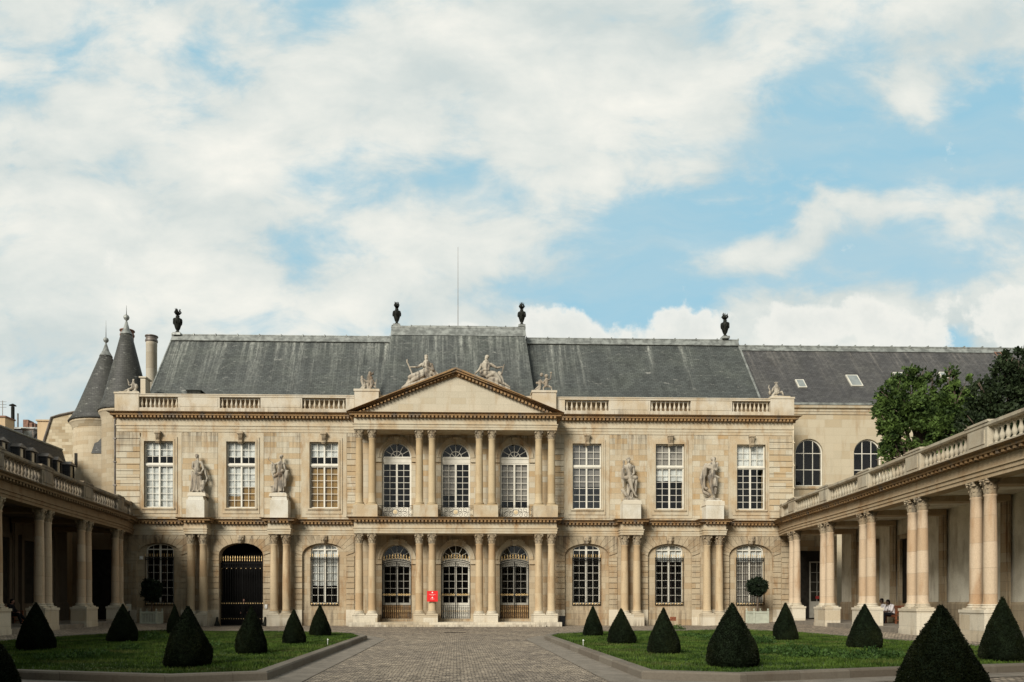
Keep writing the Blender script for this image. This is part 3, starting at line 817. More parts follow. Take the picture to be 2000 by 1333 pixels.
    w.box(-XE, -XE+.6, .6, 11, 0, Z_U1); w.box(XE-.6, XE, .6, 11, 0, Z_U1); w.box(-XE+.6, XE-.6, 10.4, 11, 0, Z_U1)
    w.build('wall', M['ashlar'], palace)
    # flat window surrounds of the upper floor, in two planes
    t = MB()
    for b in UB:
        for (hw, zb, zt, y) in ((1.48, 7.02, 12.46, -.03), (1.2, 7.24, 12.16, -.075), (1.05, 7.45, 12.02, -.11)):
            inner = wh
            t.box(b-hw, b-inner, y, 0 if hw > 1.4 else -.001, zb, zt); t.box(b+inner, b+hw, y, 0 if hw > 1.4 else -.001, zb, zt)
            t.box(b-inner, b+inner, y, 0 if hw > 1.4 else -.001, zb, z0-.01); t.box(b-inner, b+inner, y, 0 if hw > 1.4 else -.001, z1+.01, zt)
        t.box(b-1.05, b+1.05, -.16, -.08, z0-.11, z0-.02)
    # shallow panels behind the statues
    for b in PAIRS:
        q = MB(); q.box(b-1.15, b+1.15, -.025, 0, 7.0, 12.44); q.build('wall_panel', M['ashlar'], palace)
    # archivolts and imposts in the portico
    for b in (-3.83, 0, 3.83):
        for zs in (4.30, 10.92):
            arch_ring(t, b, .955, 1.12, zs, .975, 1.14, -.05, .05)
            arch_ring(t, b, 1.12, 1.24, zs, 1.14, 1.26, -.085, 0)
            for s_ in (-1, 1):
                a, c = sorted((b+s_*.96, b+s_*1.52))
                t.box(a, c, -.10, 0, zs-.30, zs-.18); t.box(a, c, -.06, 0, zs-.18, zs-.03)
    t.build('window_surround', M['trim'], palace)
    # plinth course
    p = MB()
    path = [(-XE,0),(-20.72,0)]
    for a, c in ((-XE, -20.74), (-17.86, -15.41), (-12.53, -9.99), (-7.11, -6.5), (6.5, 7.11), (9.99, 12.53), (15.41, 17.86), (20.74, XE)):
        p = MB(); p.box(a, c, -.09, 0, 0, .98); p.box(a, c, -.06, 0, .98, 1.04); p.build('plinth', M['base'], palace)
    # attic behind the parapet, near-black backing inside, painted as unlit room depth
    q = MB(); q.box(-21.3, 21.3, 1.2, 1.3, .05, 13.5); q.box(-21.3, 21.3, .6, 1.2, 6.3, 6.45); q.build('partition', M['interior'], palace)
build_walls()

def entabl_profile(z0, z1, depth=.0):
    h = z1-z0
    return [(-.3,z0),(.03,z0),(.03,z0+.14*h),(.055,z0+.15*h),(.055,z0+.29*h),(.10,z0+.31*h),(.10,z0+.36*h),(.02,z0+.37*h),(.02,z0+.70*h),(-.3,z0+.70*h)]
def cornice_profile(z0, z1):
    h = z1-z0; a = z0+.70*h; k = h-.70*h
    return [(-.3,a),(.05,a),(.07,a+.05*k),(.10,a+.42*k),(.30,a+.43*k),(.30,a+.72*k),(.38,a+.80*k),(.46,a+.97*k),(.44,a+1.0*k),(-.3,a+1.02*k)]
def build_entablatures():
    # lower: breaks forward over each pair and the portico
    path = [(-XE-.0,0)]
    for c in PAIRS[:2]: path += [(c-.70,0),(c-.70,-.86),(c+.70,-.86),(c+.70,0)]
    path += [(-6.36,0),(-6.36,-1.64),(6.36,-1.64),(6.36,0)]
    for c in PAIRS[2:]: path += [(c-.70,0),(c-.70,-.86),(c+.70,-.86),(c+.70,0)]
    path += [(XE,0)]
    z0, z1 = Z_AR0, Z_C1
    m = MB(); m.sweep(path, entabl_profile(z0, z1)[::-1]); 
    # solid inside of the projecting parts
    for c in PAIRS: m.box(c-.69, c+.69, -.84, -.0, z0+.003, z0+.68)
    m.box(-6.35, 6.35, -1.62, 0, z0+.003, z0+.68)
    m.build('entablature', M['trim'], palace, fix=True)
    c_ = MB(); c_.sweep(path, cornice_profile(z0, z1)[::-1])
    for c in PAIRS: c_.box(c-.69, c+.69, -.84, 0, z0+.705, z1-.004)
    c_.box(-6.35, 6.35, -1.62, 0, z0+.705, z1-.004)
    dentils(c_, path, .10, .27, z0+.70, z0+.822, .125, .105)
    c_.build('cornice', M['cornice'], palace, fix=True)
    # upper, straight parts left and right of the portico
    z0, z1 = Z_UA0, Z_U1
    for a, b in ((-XE, -6.36), (6.36, XE)):
        path = [(a,0),(b,0)]
        if a < 0: path = [(-XE,1.5),(-XE,0),(b,0)]
        else: path = [(a,0),(XE,0),(XE,1.5)]
        m = MB(); m.sweep(path, entabl_profile(z0, z1)[::-1]); m.build('entablature', M['trim'], palace, fix=True)
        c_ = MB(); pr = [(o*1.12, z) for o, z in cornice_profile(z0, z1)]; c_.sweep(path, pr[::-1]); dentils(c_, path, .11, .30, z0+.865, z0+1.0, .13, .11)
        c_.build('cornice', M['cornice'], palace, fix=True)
    # portico upper entablature
    z0, z1 = 12.38, 13.40
    path = [(-6.36,0),(-6.36,-1.64),(6.36,-1.64),(6.36,0)]
    m = MB(); m.sweep(path, entabl_profile(z0, z1)[::-1]); m.box(-6.35, 6.35, -1.62, 0, z0+.003, z0+.70); m.build('entablature', M['trim'], palace, fix=True)
    c_ = MB(); c_.sweep(path, [(o*.9, z) for o, z in cornice_profile(z0, z1)][::-1]); c_.box(-6.35, 6.35, -1.62, 0, z0+.72, z1-.004)
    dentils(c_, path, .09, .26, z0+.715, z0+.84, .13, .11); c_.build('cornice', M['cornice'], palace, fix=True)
    # pediment
    ped = MB(); k = (16.2-13.4)/6.82
    ped.prism([(-6.2,13.39),(6.2,13.39),(0,13.39+6.2*k-.1)], -1.6, .6)
    pe = ped.build('pediment', M['ashlar_plain'], palace)
    rk = MB()
    def rake(zt, zb, y, y1=.6, ext=0):
        for s_ in (-1, 1):
            xe = 6.82+ext
            # layer between heights below the top line
            P = [(0, 16.2-zt), (s_*(xe-max(0, zt*0)), 16.2-k*xe-zt), (s_*xe, 16.2-k*xe-zb), (0, 16.2-zb)]
            P = [(x, max(z, 13.41)) for x, z in P]
            rk.prism(P if s_ < 0 else P[::-1], y, y1)
    rake(0, .12, -2.08); rake(.123, .24, -1.98); rake(.243, .36, -1.74); rake(.363, .46, -1.69)
    for s_ in (-1, 1):
        n = 28
        for i in range(n):
            t = (i+.5)/n*6.2+.1; x = s_*t; zc = 16.2-k*t-.30; w = .065
            rk.prism([(x-w, zc-.055-s_*w*k*-1*-1), (x+w, zc-.055-s_*w*k), (x+w, zc+.055-s_*w*k), (x-w, zc+.055+s_*w*k)], -1.86, -1.7)
    rk.build('raking_cornice', M['cornice'], pe, fix=True)
build_entablatures()

# columns
KG = column_kit(.250, .74, .97, 5.22, Z_AR0, M['column'], M['capital'], M['base'])
KU = column_kit(.243, 7.62, 7.82, 11.86, 12.38, M['column_up'], M['capital'], M['column_up'])
COLX = [-6.08,-5.27,-2.3,-1.49,1.49,2.3,5.27,6.08]
for x in COLX: put_column(KG, palace, x, -1.33)
for x in COLX: put_column(KU, palace, x, -1.33)
for c in PAIRS:
    for d in (-.4, .4): put_column(KG, palace, c+d, -.52)
def pedestals():
    for a, b in ((-6.46,-4.88),(-2.69,-1.1),(1.1,2.69),(4.88,6.46)):
        m = MB(); m.box(a+.03, b-.03, -1.72, 0, .27, .70); m.box(a, b, -1.75, 0, .70, .74); m.build('column_pedestal', M['base'], palace)
        m = MB(); m.box(a+.02, b-.02, -1.74, 0, 6.84, 7.62); m.build('column_pedestal', M['trim'], palace)
    for c in PAIRS:
        m = MB(); m.box(c-.78, c+.78, -.95, 0, 0, .70); m.box(c-.80, c+.80, -.97, 0, .70, .74); m.build('column_pedestal', M['base'], palace)
        m = MB(); m.box(c-.58, c+.58, -.9, 0, 6.84, 8.02); m.tbox(c, -.45, 8.02, 8.5 if c < 0 else 8.12, .52, .40, .40 if c < 0 else .5, .34); m.build('statue_pedestal', M['pedestal'], palace)
    st = MB(); st.box(-6.65, 6.65, -2.1, 0, 0, .27); st.build('podium', M['base'], palace)
    st = MB(); st.box(-5.6, 5.6, -2.45, -2.1, 0, .13); st.build('podium_step', M['base'], palace)
pedestals()
def keystones():
    # scrolled consoles over the upper windows
    for b in BAYS:
        m = MB(); m.tbox(b, -.14, 11.74, 12.5, .12, .12, .17, .14)
        m.cap((b-.15,-.28,12.38),(b+.15,-.28,12.38), .08, .08, 8); m.cap((b-.10,-.27,11.84),(b+.10,-.27,11.84), .06, .06, 8)
        for q in (-.08, 0, .08): m.tube([(b+q,-.27,11.95),(b+q,-.33,12.1),(b+q*1.2,-.35,12.3)], .022, 5)
        m.build('keystone', M['capital'], palace)
    # carved heads over the ground floor arches
    for i, b in enumerate(BAYS):
        m = MB(); m.tbox(b, -.08, 5.32, 5.84, .17, .08, .23, .08)
        m.ell((b,-.20,5.56), .13, .12, .18); m.ell((b,-.19,5.70), .18, .11, .10); m.ell((b,-.18,5.42), .11, .10, .13)
        m.ell((b,-.33,5.55), .028, .04, .06, 6, 5)
        m.ell((b-.15,-.16,5.6), .07, .08, .12, 8, 6); m.ell((b+.15,-.16,5.6), .07, .08, .12, 8, 6)
        m.build('carved_keystone', M['capital'], palace, smooth=True)
    for b in (-3.83, 0, 3.83):
        for zs in (4.30, 10.92):
            zt = zs+.97
            m = MB(); m.tbox(b, -.1, zt-.06, zt+.36, .10, .10, .16, .10)
            m.cap((b-.14,-.2,zt+.28),(b+.14,-.2,zt+.28), .06, .06, 8)
            for s_ in (-1, 1):
                pts = [(b+s_*(.18+.95*math.sin(t)*.9), -.06, zs+.98*math.cos(t)+.30-.10*t) for t in (.1,.25,.4,.55)]
                m.tube(pts, .05, 6, .02)
                for q, (px, py, pz) in enumerate(pts): m.ell((px, -.07, pz+.05), .07, .04, .055, 7, 5)
            m.build('carved_keystone', M['trim'], palace)
keystones()

# windows -------------------------------------------------------------
def joinery(m, x0, x1, z0, z1, y, cols, rows, meet=.10, fr=.07, bar=.028, casement=True):
    """a pair of casements with small panes, in a rectangle"""
    yb = y+.06
    m.box(x0, x0+fr, y, yb, z0, z1); m.box(x1-fr, x1, y, yb, z0, z1); m.box(x0+fr, x1-fr, y, yb, z0, z0+fr); m.box(x0+fr, x1-fr, y, yb, z1-fr, z1)
    xm = (x0+x1)/2
    if casement: m.box(xm-meet/2, xm+meet/2, y-.012, yb, z0+fr, z1-fr)
    halves = ((x0+fr, xm-meet/2), (xm+meet/2, x1-fr)) if casement else ((x0+fr, x1-fr),)
    for a, b in halves:
        for i in range(1, cols): 
            x = a+(b-a)*i/cols; m.box(x-bar/2, x+bar/2, y+.012, yb-.012, z0+fr, z1-fr)
        for j in range(1, rows):
            z = z0+fr+(z1-z0-2*fr)*j/rows; m.box(a, b, y+.015, yb-.015, z-bar/2, z+bar/2)
def curtains(win, x0, x1, y, spec):
    for (a, b, z0, z1, mat) in spec:
        X0 = x0+(x1-x0)*a; X1 = x0+(x1-x0)*b; n = max(8, int((X1-X0)/.05)); m = MB(); o = 0
        folds = mat == 'curtain'
        for i in range(n+1):
            x = X0+(X1-X0)*i/n; dy = (.022*math.sin(i*1.9)+.012*math.sin(i*.7)) if folds else 0
            m.v += [(x, y+dy, z0+(.02*math.sin(i*.5) if folds else 0)), (x, y+dy*.6, z1)]
        for i in range(n): m.f.append((i*2, i*2+2, i*2+3, i*2+1))
        m.build('curtain' if folds else 'blind', M[mat], win, smooth=True)
UPW = [ # per upper window: curtains and glass
    ([(0,1,7.7,10.25,'curtain'),(0,1,11.0,11.8,'curtain')], 'glass'),
    ([(0,.5,8.4,10.25,'curtain'),(.5,1,9.0,10.25,'curtain'),(0,1,10.9,11.8,'curtain'),(0,.5,7.7,8.4,'blind_ochre'),(.5,1,7.7,9.0,'blind_ochre')], 'glass'),
    ([(0,1,10.95,11.8,'curtain'),(0,1,7.7,10.25,'blind_ochre')], 'glass'),
    ([(0,1,10.4,11.8,'blind_grey'),(0,1,9.1,10.3,'blind_grey')], 'glass_refl'),
    ([(0,1,10.4,11.8,'blind_grey'),(0,1,9.5,10.3,'curtain')], 'glass'),
    ([(0,1,10.4,11.8,'curtain')], 'glass')]
for b, (cs, gl) in zip(BAYS, UPW):
    m = MB(); x0, x1 = b-.94, b+.94; y = .10
    joinery(m, x0, x1, 7.62, 10.34, y, 2, 6); joinery(m, x0, x1, 10.44, 11.87, y, 2, 3)
    m.box(x0, x1, y-.05, y+.05, 10.32, 10.46); m.box(x0, x1, y-.07, y+.03, 10.36, 10.42)
    win = m.build('window', M['white_paint'], palace)
    g = MB(); g.box(x0+.05, x1-.05, y+.028, y+.034, 7.66, 11.83); g.build('glass', M[gl], win)
    curtains(win, x0+.05, x1-.05, y+.14, cs)
def grille(m, g, x0, x1, z0, z1, y, n, spear=.22, low=True):
    dx = (x1-x0)/n
    for i in range(n+1):
        x = x0+dx*i; m.box(x-.013, x+.013, y-.011, y+.011, z0, z1)
        if i < n or True:
            m.box(x-.012, x+.012, y-.012, y+.012, z1, z1+.06)
            g.lathe([(.010,0),(.022,.03),(.013,.07),(.025,.12),(.016,.17),(.004,spear)], x, y, 6, z1+.04)
    for z in (z1-.16, z1-.02, z0+.02, z0+.20): m.box(x0, x1, y-.018, y+.018, z-.018, z+.018)
    for i in range(n):
        x = x0+dx*(i+.5)
        m.tube([(x+.05*math.cos(t), y, z1-.09+.05*math.sin(t)) for t in [j*math.tau/8 for j in range(9)]], .009, 4)
    nb = max(4, int((x1-x0)/.19))
    for i in range(nb):
        x = x0+(x1-x0)*(i+.5)/nb; g.ell((x, y-.01, z0+.11), .048, .03, .048, 8, 6)
GRW = {-19.3: [], -8.55: [(0,1,2.6,5.25,'curtain')], 8.55: [], 13.97: [(0,1,4.2,5.25,'curtain')], 19.3: [(0,1,4.2,5.25,'curtain'),(0,1,1.45,4.2,'blind_grey')]}
for b in BAYS:
    if b == -13.97: continue
    m = MB(); x0, x1 = b-.89, b+.89; y = .24
    joinery(m, x0, x1, 1.42, 4.98, y, 2, 7, meet=.13)
    # arched head
    A = rot_arch(.89, 4.95, .36, 10)
    arch_ring(m, b, .80, .885, 4.95, .29, .365, y, y+.06, 12)
    m.box(b-.065, b+.065, y-.01, y+.06, 4.95, 5.27)
    for q in (-.45, .45): m.box(b+q-.014, b+q+.014, y+.012, y+.048, 4.95, 5.20)
    win = m.build('window', M['white_paint'], palace)
    g = MB(); g.box(x0+.04, x1-.04, y+.028, y+.034, 1.46, 5.3); g.build('glass', M['glass'], win)
    curtains(win, x0+.05, x1-.05, y+.14, GRW[b])
    m = MB(); gg = MB(); grille(m, gg, b-.92, b+.92, 1.32, 4.42, -.03 if False else .08, 12)
    gr_ = m.build('window_grille', M['iron'], palace); gg.build('gilding', M['gold'], gr_)
# portico windows, upper floor: french doors under a fanlight, with iron balconies
def fanlight(m, b, zs, y, rad=.95, bar=.03):
    arch_ring(m, b, rad-.09, rad-.005, zs, rad-.07, rad+.015, y, y+.07, 20)
    arch_ring(m, b, .36, .40, zs, .38, .42, y+.01, y+.05, 14)
    for i in range(1, 6):
        t = math.pi*i/6; c, s_ = math.cos(t), math.sin(t); px, pz = -s_*bar/2, c*bar/2
        r0 = .02 if i in (1,3,5) and False else .38
        m.prism([(b+c*r0+px, zs+s_*r0+pz), (b+c*r0-px, zs+s_*r0-pz), (b+c*.88-px, zs+s_*.9-pz), (b+c*.88+px, zs+s_*.9+pz)], y+.01, y+.05)
    for i in (1, 2, 3):
        t = math.pi*i/4; c, s_ = math.cos(t), math.sin(t); px, pz = -s_*bar/2, c*bar/2
        m.prism([(b+px, zs+pz), (b-px, zs-pz), (b+c*.37-px, zs+s_*.38-pz), (b+c*.37+px, zs+s_*.38+pz)], y+.01, y+.05)
    m.box(b-rad+.003, b+rad-.003, y-.01, y+.08, zs-.04, zs+.05)
PUP = {-3.83: ([], 'glass'), 0: ([(0,.5,8.6,10.5,'blind_grey'),(0,1,11.0,11.8,'blind_grey')], 'glass'), 3.83: ([(0,1,8.2,10.5,'blind_grey'),(0,1,11.0,11.6,'blind_grey')], 'glass')}  # grey sheets here paint pane reflections: middle window's left half, right window
for b in (-3.83, 0, 3.83):
    y = .12; m = MB(); fanlight(m, b, 10.95, y)
    m.box(b-.94, b+.94, y-.02, y+.09, 10.60, 10.91); m.box(b-.94, b+.94, y-.05, y+.05, 10.86, 10.92)
    joinery(m, b-.94, b+.94, 7.62, 10.60, y, 2, 7, meet=.12, fr=.10)
    m.box(b-.94, b+.94, y, y+.06, 7.0, 7.62); m.box(b-.80, b-.10, y-.02, y, 7.1, 7.5); m.box(b+.10, b+.80, y-.02, y, 7.1, 7.5)
    win = m.build('window', M['white_paint'], palace, fix=True)
    g = MB(); g.box(b-.9, b+.9, y+.03, y+.036, 7.65, 10.98); g.prism([(b+x, z) for x, z in rot_arch(.9, 10.99, .9, 14)][::-1], y+.03, y+.036); g.build('glass', M[PUP[b][1]], win)
    curtains(win, b-.85, b+.85, y+.16, [c for c in PUP[b][0] if c[3] < 11])
    # balcony
    m = MB(); gd = MB(); y = -1.18; x0, x1 = b-1.12, b+1.12; z0, z1 = 6.92, 7.66
    m.box(x0, x1, y-.02, y+.02, z1-.03, z1); m.box(x0, x1, y-.015, y+.015, z0, z0+.025); m.box(x0, x1, y-.012, y+.012, z1-.12, z1-.10)
    for x in (x0, x0+.27, x1-.27, x1): m.box(x-.014, x+.014, y-.014, y+.014, z0-.08, z1)
    def scroll(cx, cz, r, turns, d, flip):
        pts = []
        for i in range(17):
            t = i/16; a = d+turns*math.tau*t*flip; rr = r*(1-.78*t); pts.append((cx+rr*math.cos(a), y, cz+rr*math.sin(a)))
        m.tube(pts, .012, 4)
    zc = (z0+z1)/2-.04
    for s_ in (-1, 1):
        for q, rr in ((.30, .17), (.62, .17)):
            for e in (-1, 1): scroll(b+s_*q, zc+e*.15, rr*.92, 1.3, math.pi/2 if s_ > 0 else math.pi/2, s_*e)
        m.tube([(b+s_*.16, y, zc), (b+s_*.45, y, zc+.02), (b+s_*.83, y, zc)], .012, 4)
        for e in (-1, 1): scroll(b+s_*.98, zc+e*.16, .10, 1.2, 0, e)
    gd.ell((b, y-.01, zc), .14, .02, .14, 14, 8)
    m.tube([(b+.19*math.cos(j*math.tau/14), y, zc+.19*math.sin(j*math.tau/14)) for j in range(15)], .013, 4)
    bal = m.build('balcony_railing', M['iron'], palace); gd.build('gilt_medallion', M['pale_gold'], bal)
# portico ground floor doors behind wrought iron gates
for b in (-3.83, 0, 3.83):
    y = .24; m = MB(); fanlight(m, b, 4.33, y)
    m.box(b-.94, b+.94, y-.02, y+.08, 3.98, 4.29)
    joinery(m, b-.94, b+.94, 1.35 if b else 1.35, 3.98, y, 2, 5, meet=.12, fr=.14)
    win = m.build('glazed_door', M['white_paint'] if b == 0 else M['frame_grey'], palace, fix=True)
    d = MB(); d.box(b-.93, b+.93, y, y+.06, .45, 1.35)
    for s_ in (-1, 1):
        a, c = sorted((b+s_*.12, b+s_*.82)); d.box(a, c, y-.02, y, .58, 1.2)
    d.build('door_panel', M['white_paint'] if b == 0 else M['wood'] if False else (M['white_paint'] if b == 0 else M['cornice']), win)
    g = MB(); g.box(b-.9, b+.9, y+.03, y+.036, 1.4, 4.3); g.prism([(b+x, z) for x, z in rot_arch(.9, 4.36, .9, 14)][::-1], y+.03, y+.036); g.build('glass', M['glass'], win)
    m = MB(); gd = MB(); spears = []; y = .02
    n = 14
    for i in range(n+1):
        x = b-.93+1.86*i/n; big = i in (0, n//2, n)
        zt = 3.98+.18*(1-((x-b)/.93)**2)
        w = .026 if big else .013
        lo, hi = (.47, zt) if big else (.47, 1.32)
        m.box(x-w, x+w, y-w, y+w, lo, hi)
        if not big: m.box(x-.006, x+.006, y-.006, y+.006, 1.5, zt-.25)
    for z in (.50, .95, 1.32, 1.92, 2.12): m.box(b-.93, b+.93, y-.014, y+.014, z-.012, z+.012)
    for z0_, h_ in ((3.98, .18), (4.10, .18), (3.72, .14)):
        m.tube([(b-.93+1.86*i/16, y, z0_+h_*(1-(2*i/16-1)**2)) for i in range(17)], .022, 5)
    for i in range(12):
        x = b-.85+1.7*i/11; zz = 3.86+.16*(1-((x-b)/.93)**2)
        m.tube([(x+.06*math.cos(t), y, zz+.06*math.sin(t)) for t in [j*math.tau/8 for j in range(7)]], .011, 4)
    for i in range(10):
        x = b-.82+1.64*i/9; zz = 4.12+.18*(1-((x-b)/.93)**2)
        m.box(x-.01, x+.01, y-.01, y+.01, zz, zz+.22)
        spears.append((x, y, zz+.08))
    gd.tube([(b-.84+1.68*i/16, y, 4.20+.18*(1-((-.84+1.68*i/16)/.93)**2)) for i in range(17)], .009, 5); gd.box(b-.86, b+.86, y-.02, y-.008, 2.014, 2.026); gd.box(b-.88, b+.88, y-.014, y-.004, .945, .955)
    for s_ in (-1, 1):
        for i in range(5):
            x = b+s_*(.14+.17*i); gd.tube([(x+.065*math.cos(t), y-.015, 2.02+.05*math.sin(t)) for t in [j*math.tau/8 for j in range(9)]], .018, 5)
    for i in range(n):
        x = b-.93+1.86*(i+.5)/n; gd.ell((x, y-.01, .95), .03, .02, .03, 6, 4)
    gt = m.build('iron_gate', M['iron'], palace); gd.build('gilding', M['gold'], gt)
    if b < -1: a = MB(); a.lathe([(.012,0),(.034,.04),(.016,.10),(.040,.16),(.028,.23),(.004,.32)], n=6); SPEAR = a.mesh('spearhead', M['gold'])
    for q in spears: obj('spearhead', SPEAR, gt, q)
# the carriage gate in the second bay
def carriage_gate():
    b = -13.97; m = MB(); bits = []; y = .30; x0, x1 = b-RH+.02, b+RH-.02; n = 18
    for i in range(n+1):
        x = x0+(x1-x0)*i/n; big = i in (0, n//2, n); w = .03 if big else .015
        m.box(x-w, x+w, y-w, y+w, .06, 4.10)
        m.box(x-.012, x+.012, y-.012, y+.012, 4.10, 4.22)
        bits.append(('spearhead', x, 4.18, y))
        if i < n:
            xm = x+(x1-x0)/n/2
            bits.append(('roundel', xm, 1.45, y-.03)); bits.append(('stud', xm, .45, y-.03))
            m.box(xm-.008, xm+.008, y-.008, y+.008, .06, 1.35)
            m.tube([(xm+.06*math.cos(t), y, 3.93+.06*math.sin(t)) for t in [j*math.tau/8 for j in range(9)]], .012, 4)
            if i % 2 == 0: bits.append(('stud', xm, 3.72, y-.02))
    for z in (.10, .36, .54, 1.36, 1.54, 3.80, 4.06): m.box(x0, x1, y-.025, y+.025, z-.025, z+.025)
    g = m.build('carriage_gate', M['iron'], palace); 
    a = MB(); a.lathe([(.012,0),(.032,.04),(.018,.10),(.014,.16),(.034,.21),(.022,.29),(.004,.36)], n=6)
    b_ = MB(); b_.ell((0,0,0), .042, .03, .042, 8, 5); c = MB(); c.ell((0,0,0), .026, .02, .026, 6, 4)
    ms = {'spearhead': a.mesh('spearhead', M['gold']), 'roundel': b_.mesh('roundel', M['gold']), 'stud': c.mesh('stud', M['gold'])}
    for nm, px, pz, py in bits: obj(nm, ms[nm], g, (px, py, pz))
carriage_gate()

# parapet balustrade
BM = baluster_mesh(.71, M['baluster_top'])
def parapet():
    OP = [(7.1,9.95),(12.65,15.3),(18.0,20.5)]
    for s_ in (-1, 1):
        m = MB(); y0, y1 = -.22, .14
        def bx(a, b, *r):
            a, b = sorted((s_*a, s_*b)); m.box(a, b, *r)
        bx(6.55, 20.5, y0-.04, y1+.04, Z_U1-.02, 13.99)
        bx(6.55, 20.5, y0-.03, y1+.03, 14.70, 14.82); bx(6.55, 20.5, y0-.06, y1+.06, 14.82, 14.88)
        for a, b in ((6.55,7.1),(9.95,12.65),(15.3,18.0)):
            bx(a, b, y0, y1, 13.99, 14.70)
            if b-a > 1: bx(a+.12, b-.12, y0-.02, y0, 14.07, 14.62)
        bx(20.5, 22.05, -.28, 1.3, Z_U1-.02, 14.86); bx(20.46, 22.09, -.32, 1.34, 14.86, 14.97)
        bal = m.build('balustrade', M['baluster_top'], palace)
        m = MB(); bx(6.6, 20.5, .40, .5, 13.6, 14.72); m.build('gutter_wall', M['gallery'], palace)
        for a, b in OP:
            n = 9
            for i in range(n):
                x = s_*(a+(b-a)*(i+.5)/n); obj('baluster', BM, bal, (x, -.04, 13.99))
        # attic blocks that carry the groups of children beside the pediment
        m = MB(); bx(4.95, 6.5, -.5, .7, 13.5, 15.08); bx(4.9, 6.55, -.55, .75, 15.08, 15.22); m.build('attic_block', M['baluster_top'], palace)
    m = MB(); m.box(-4.9, 4.9, -.1, .5, 13.5, 14.95); m.build('attic_wall', M['baluster_top'], palace)
parapet()

# roofs
def palace_roof():
    r = MB(); ye, yr, zr = .55, 5.3, 20.46; yb = 10.6
    xe, xr = 21.0, 20.35
    ze = 13.75
    pts = {'fl':(-xe,ye,ze),'fr':(xe,ye,ze),'rl':(-xr,yr,zr),'rr':(xr,yr,zr),'bl':(-xe,yb,ze),'br':(xe,yb,ze)}
    # bell-cast eaves: a break a little above the foot
    zk = ze+.9; yk = ye+.85
    v = [(-xe,ye,ze),(xe,ye,ze),(xe-.25,yk,zk),(-xe+.25,yk,zk),(-xr,yr,zr),(xr,yr,zr),(-xe,yb,ze),(xe,yb,ze)]
    r.add(v, [(0,1,2,3),(3,2,5,4),(6,4,5,7),(0,3,4,6),(1,7,5,2),(0,6,7,1)])
    rf = r.build('roof', M['slate'], palace, fix=True)
    # pavilion roof over the portico
    p = MB()
    b0, b1 = -5.15, 5.35; t0, t1 = -4.45, 4.85; zt = 20.80
    p.add([(b0,-.45,13.7),(b1,-.45,13.7),(b1,7.6,13.7),(b0,7.6,13.7),(t0,4.2,zt),(t1,4.2,zt),(t1,6.1,zt),(t0,6.1,zt),
           (b0+.12,.2,14.7),(b1-.12,.2,14.7),(b1-.12,7.3,14.7),(b0+.12,7.3,14.7)],
          [(0,1,9,8),(8,9,5,4),(2,3,11,10),(10,11,7,6),(1,2,10,9),(9,10,6,5),(3,0,8,11),(11,8,4,7),(4,5,6,7),(3,2,1,0)])
    pr = p.build('pavilion_roof', M['slate'], palace, fix=True)
    # lead ridges
    def ridge(x0, x1, parent, z=zr, y=yr, drop=.45):
        m = MB(); k = (yr-yk)/(zr-zk)
        m.add([(x0,y-k*drop-.05,z-drop+.02),(x1,y-k*drop-.05,z-drop+.02),(x1,y-.1,z+.04),(x0,y-.1,z+.04),(x1,y+.12,z+.04),(x0,y+.12,z+.04),(x1,y+.3,z-drop),(x0,y+.3,z-drop)],
              [(0,1,2,3),(3,2,4,5),(5,4,6,7)])
        m.tube([(x0,y,z+.08),(x1,y,z+.08)], .09, 8)
        n = int(abs(x1-x0)/1.5)
        for i in range(n+1):
            x = x0+(x1-x0)*i/n; m.box(x-.03, x+.03, y-.14, y+.1, z+.02, z+.19)
        m.tube([(x0,y-k*drop-.06,z-drop+.06),(x1,y-k*drop-.06,z-drop+.06)], .035, 6)
        m.build('ridge_flashing', M['lead'], parent, fix=True)
    ridge(-20.4, -4.7, rf); ridge(5.1, 20.4, rf)
    m = MB(); m.box(t0-.08, t1+.08, 4.05, 6.25, zt, zt+.14); m.add([(t0-.1,3.75,zt-.62),(t1+.1,3.75,zt-.62),(t1+.06,4.08,zt+.02),(t0-.06,4.08,zt+.02)], [(0,1,2,3)])
    m.box(t0+1.3, t1-1.9, 4.3, 5.9, zt+.14, zt+.26)
    for i in range(8): x = t0+(t1-t0)*i/7; m.box(x-.03, x+.03, 4.0, 6.2, zt+.14, zt+.2)
    m.build('ridge_flashing', M['lead'], pr)
    # hip flashings
    m = MB(); m.tube([(-xe+.25,yk,zk),(-xr,yr,zr)], .07, 6); m.build('hip_flashing', M['lead'], rf); m = MB(); m.tube([(xe-.25,yk,zk),(xr,yr,zr)], .07, 6); m.build('hip_flashing', M['lead'], rf)
    # roof hatch and small stack at the foot of the left slope
    x, z = at(375, 766, .9); m = MB(); m.box(x-.45, x+.45, .7, 1.6, z-.3, z+.02); m.box(x-.5, x+.5, .65, 1.65, z+.02, z+.08); m.build('roof_hatch', M['bronze'], rf)
    x, z = at(277, 742, .9); m = MB(); m.box(x-.16, x+.16, .5, 1.3, 14.6, z); m.box(x-.24, x+.24, .42, 1.38, z, z+.08); m.build('gable_upstand', M['base'], rf)
palace_roof()
def pipes():
    m = MB(); m.tube([(-22.12,-.05,6.9),(-22.12,-.05,13.2),(-22.12,.2,13.5)], .07, 8)
    for z in (7.5, 9, 10.5, 12): m.box(-22.22, -22.02, -.15, .02, z, z+.07)
    m.build('downpipe', M['zinc'], palace)
    m = MB(); m.tube([(22.1,-.02,8.0),(22.1,-.02,13.3)], .055, 8)
    for z in (9, 10.5, 12): m.box(22.02, 22.18, -.1, .02, z, z+.06)
    m.build('downpipe', M['stone_pipe'], palace)
pipes()

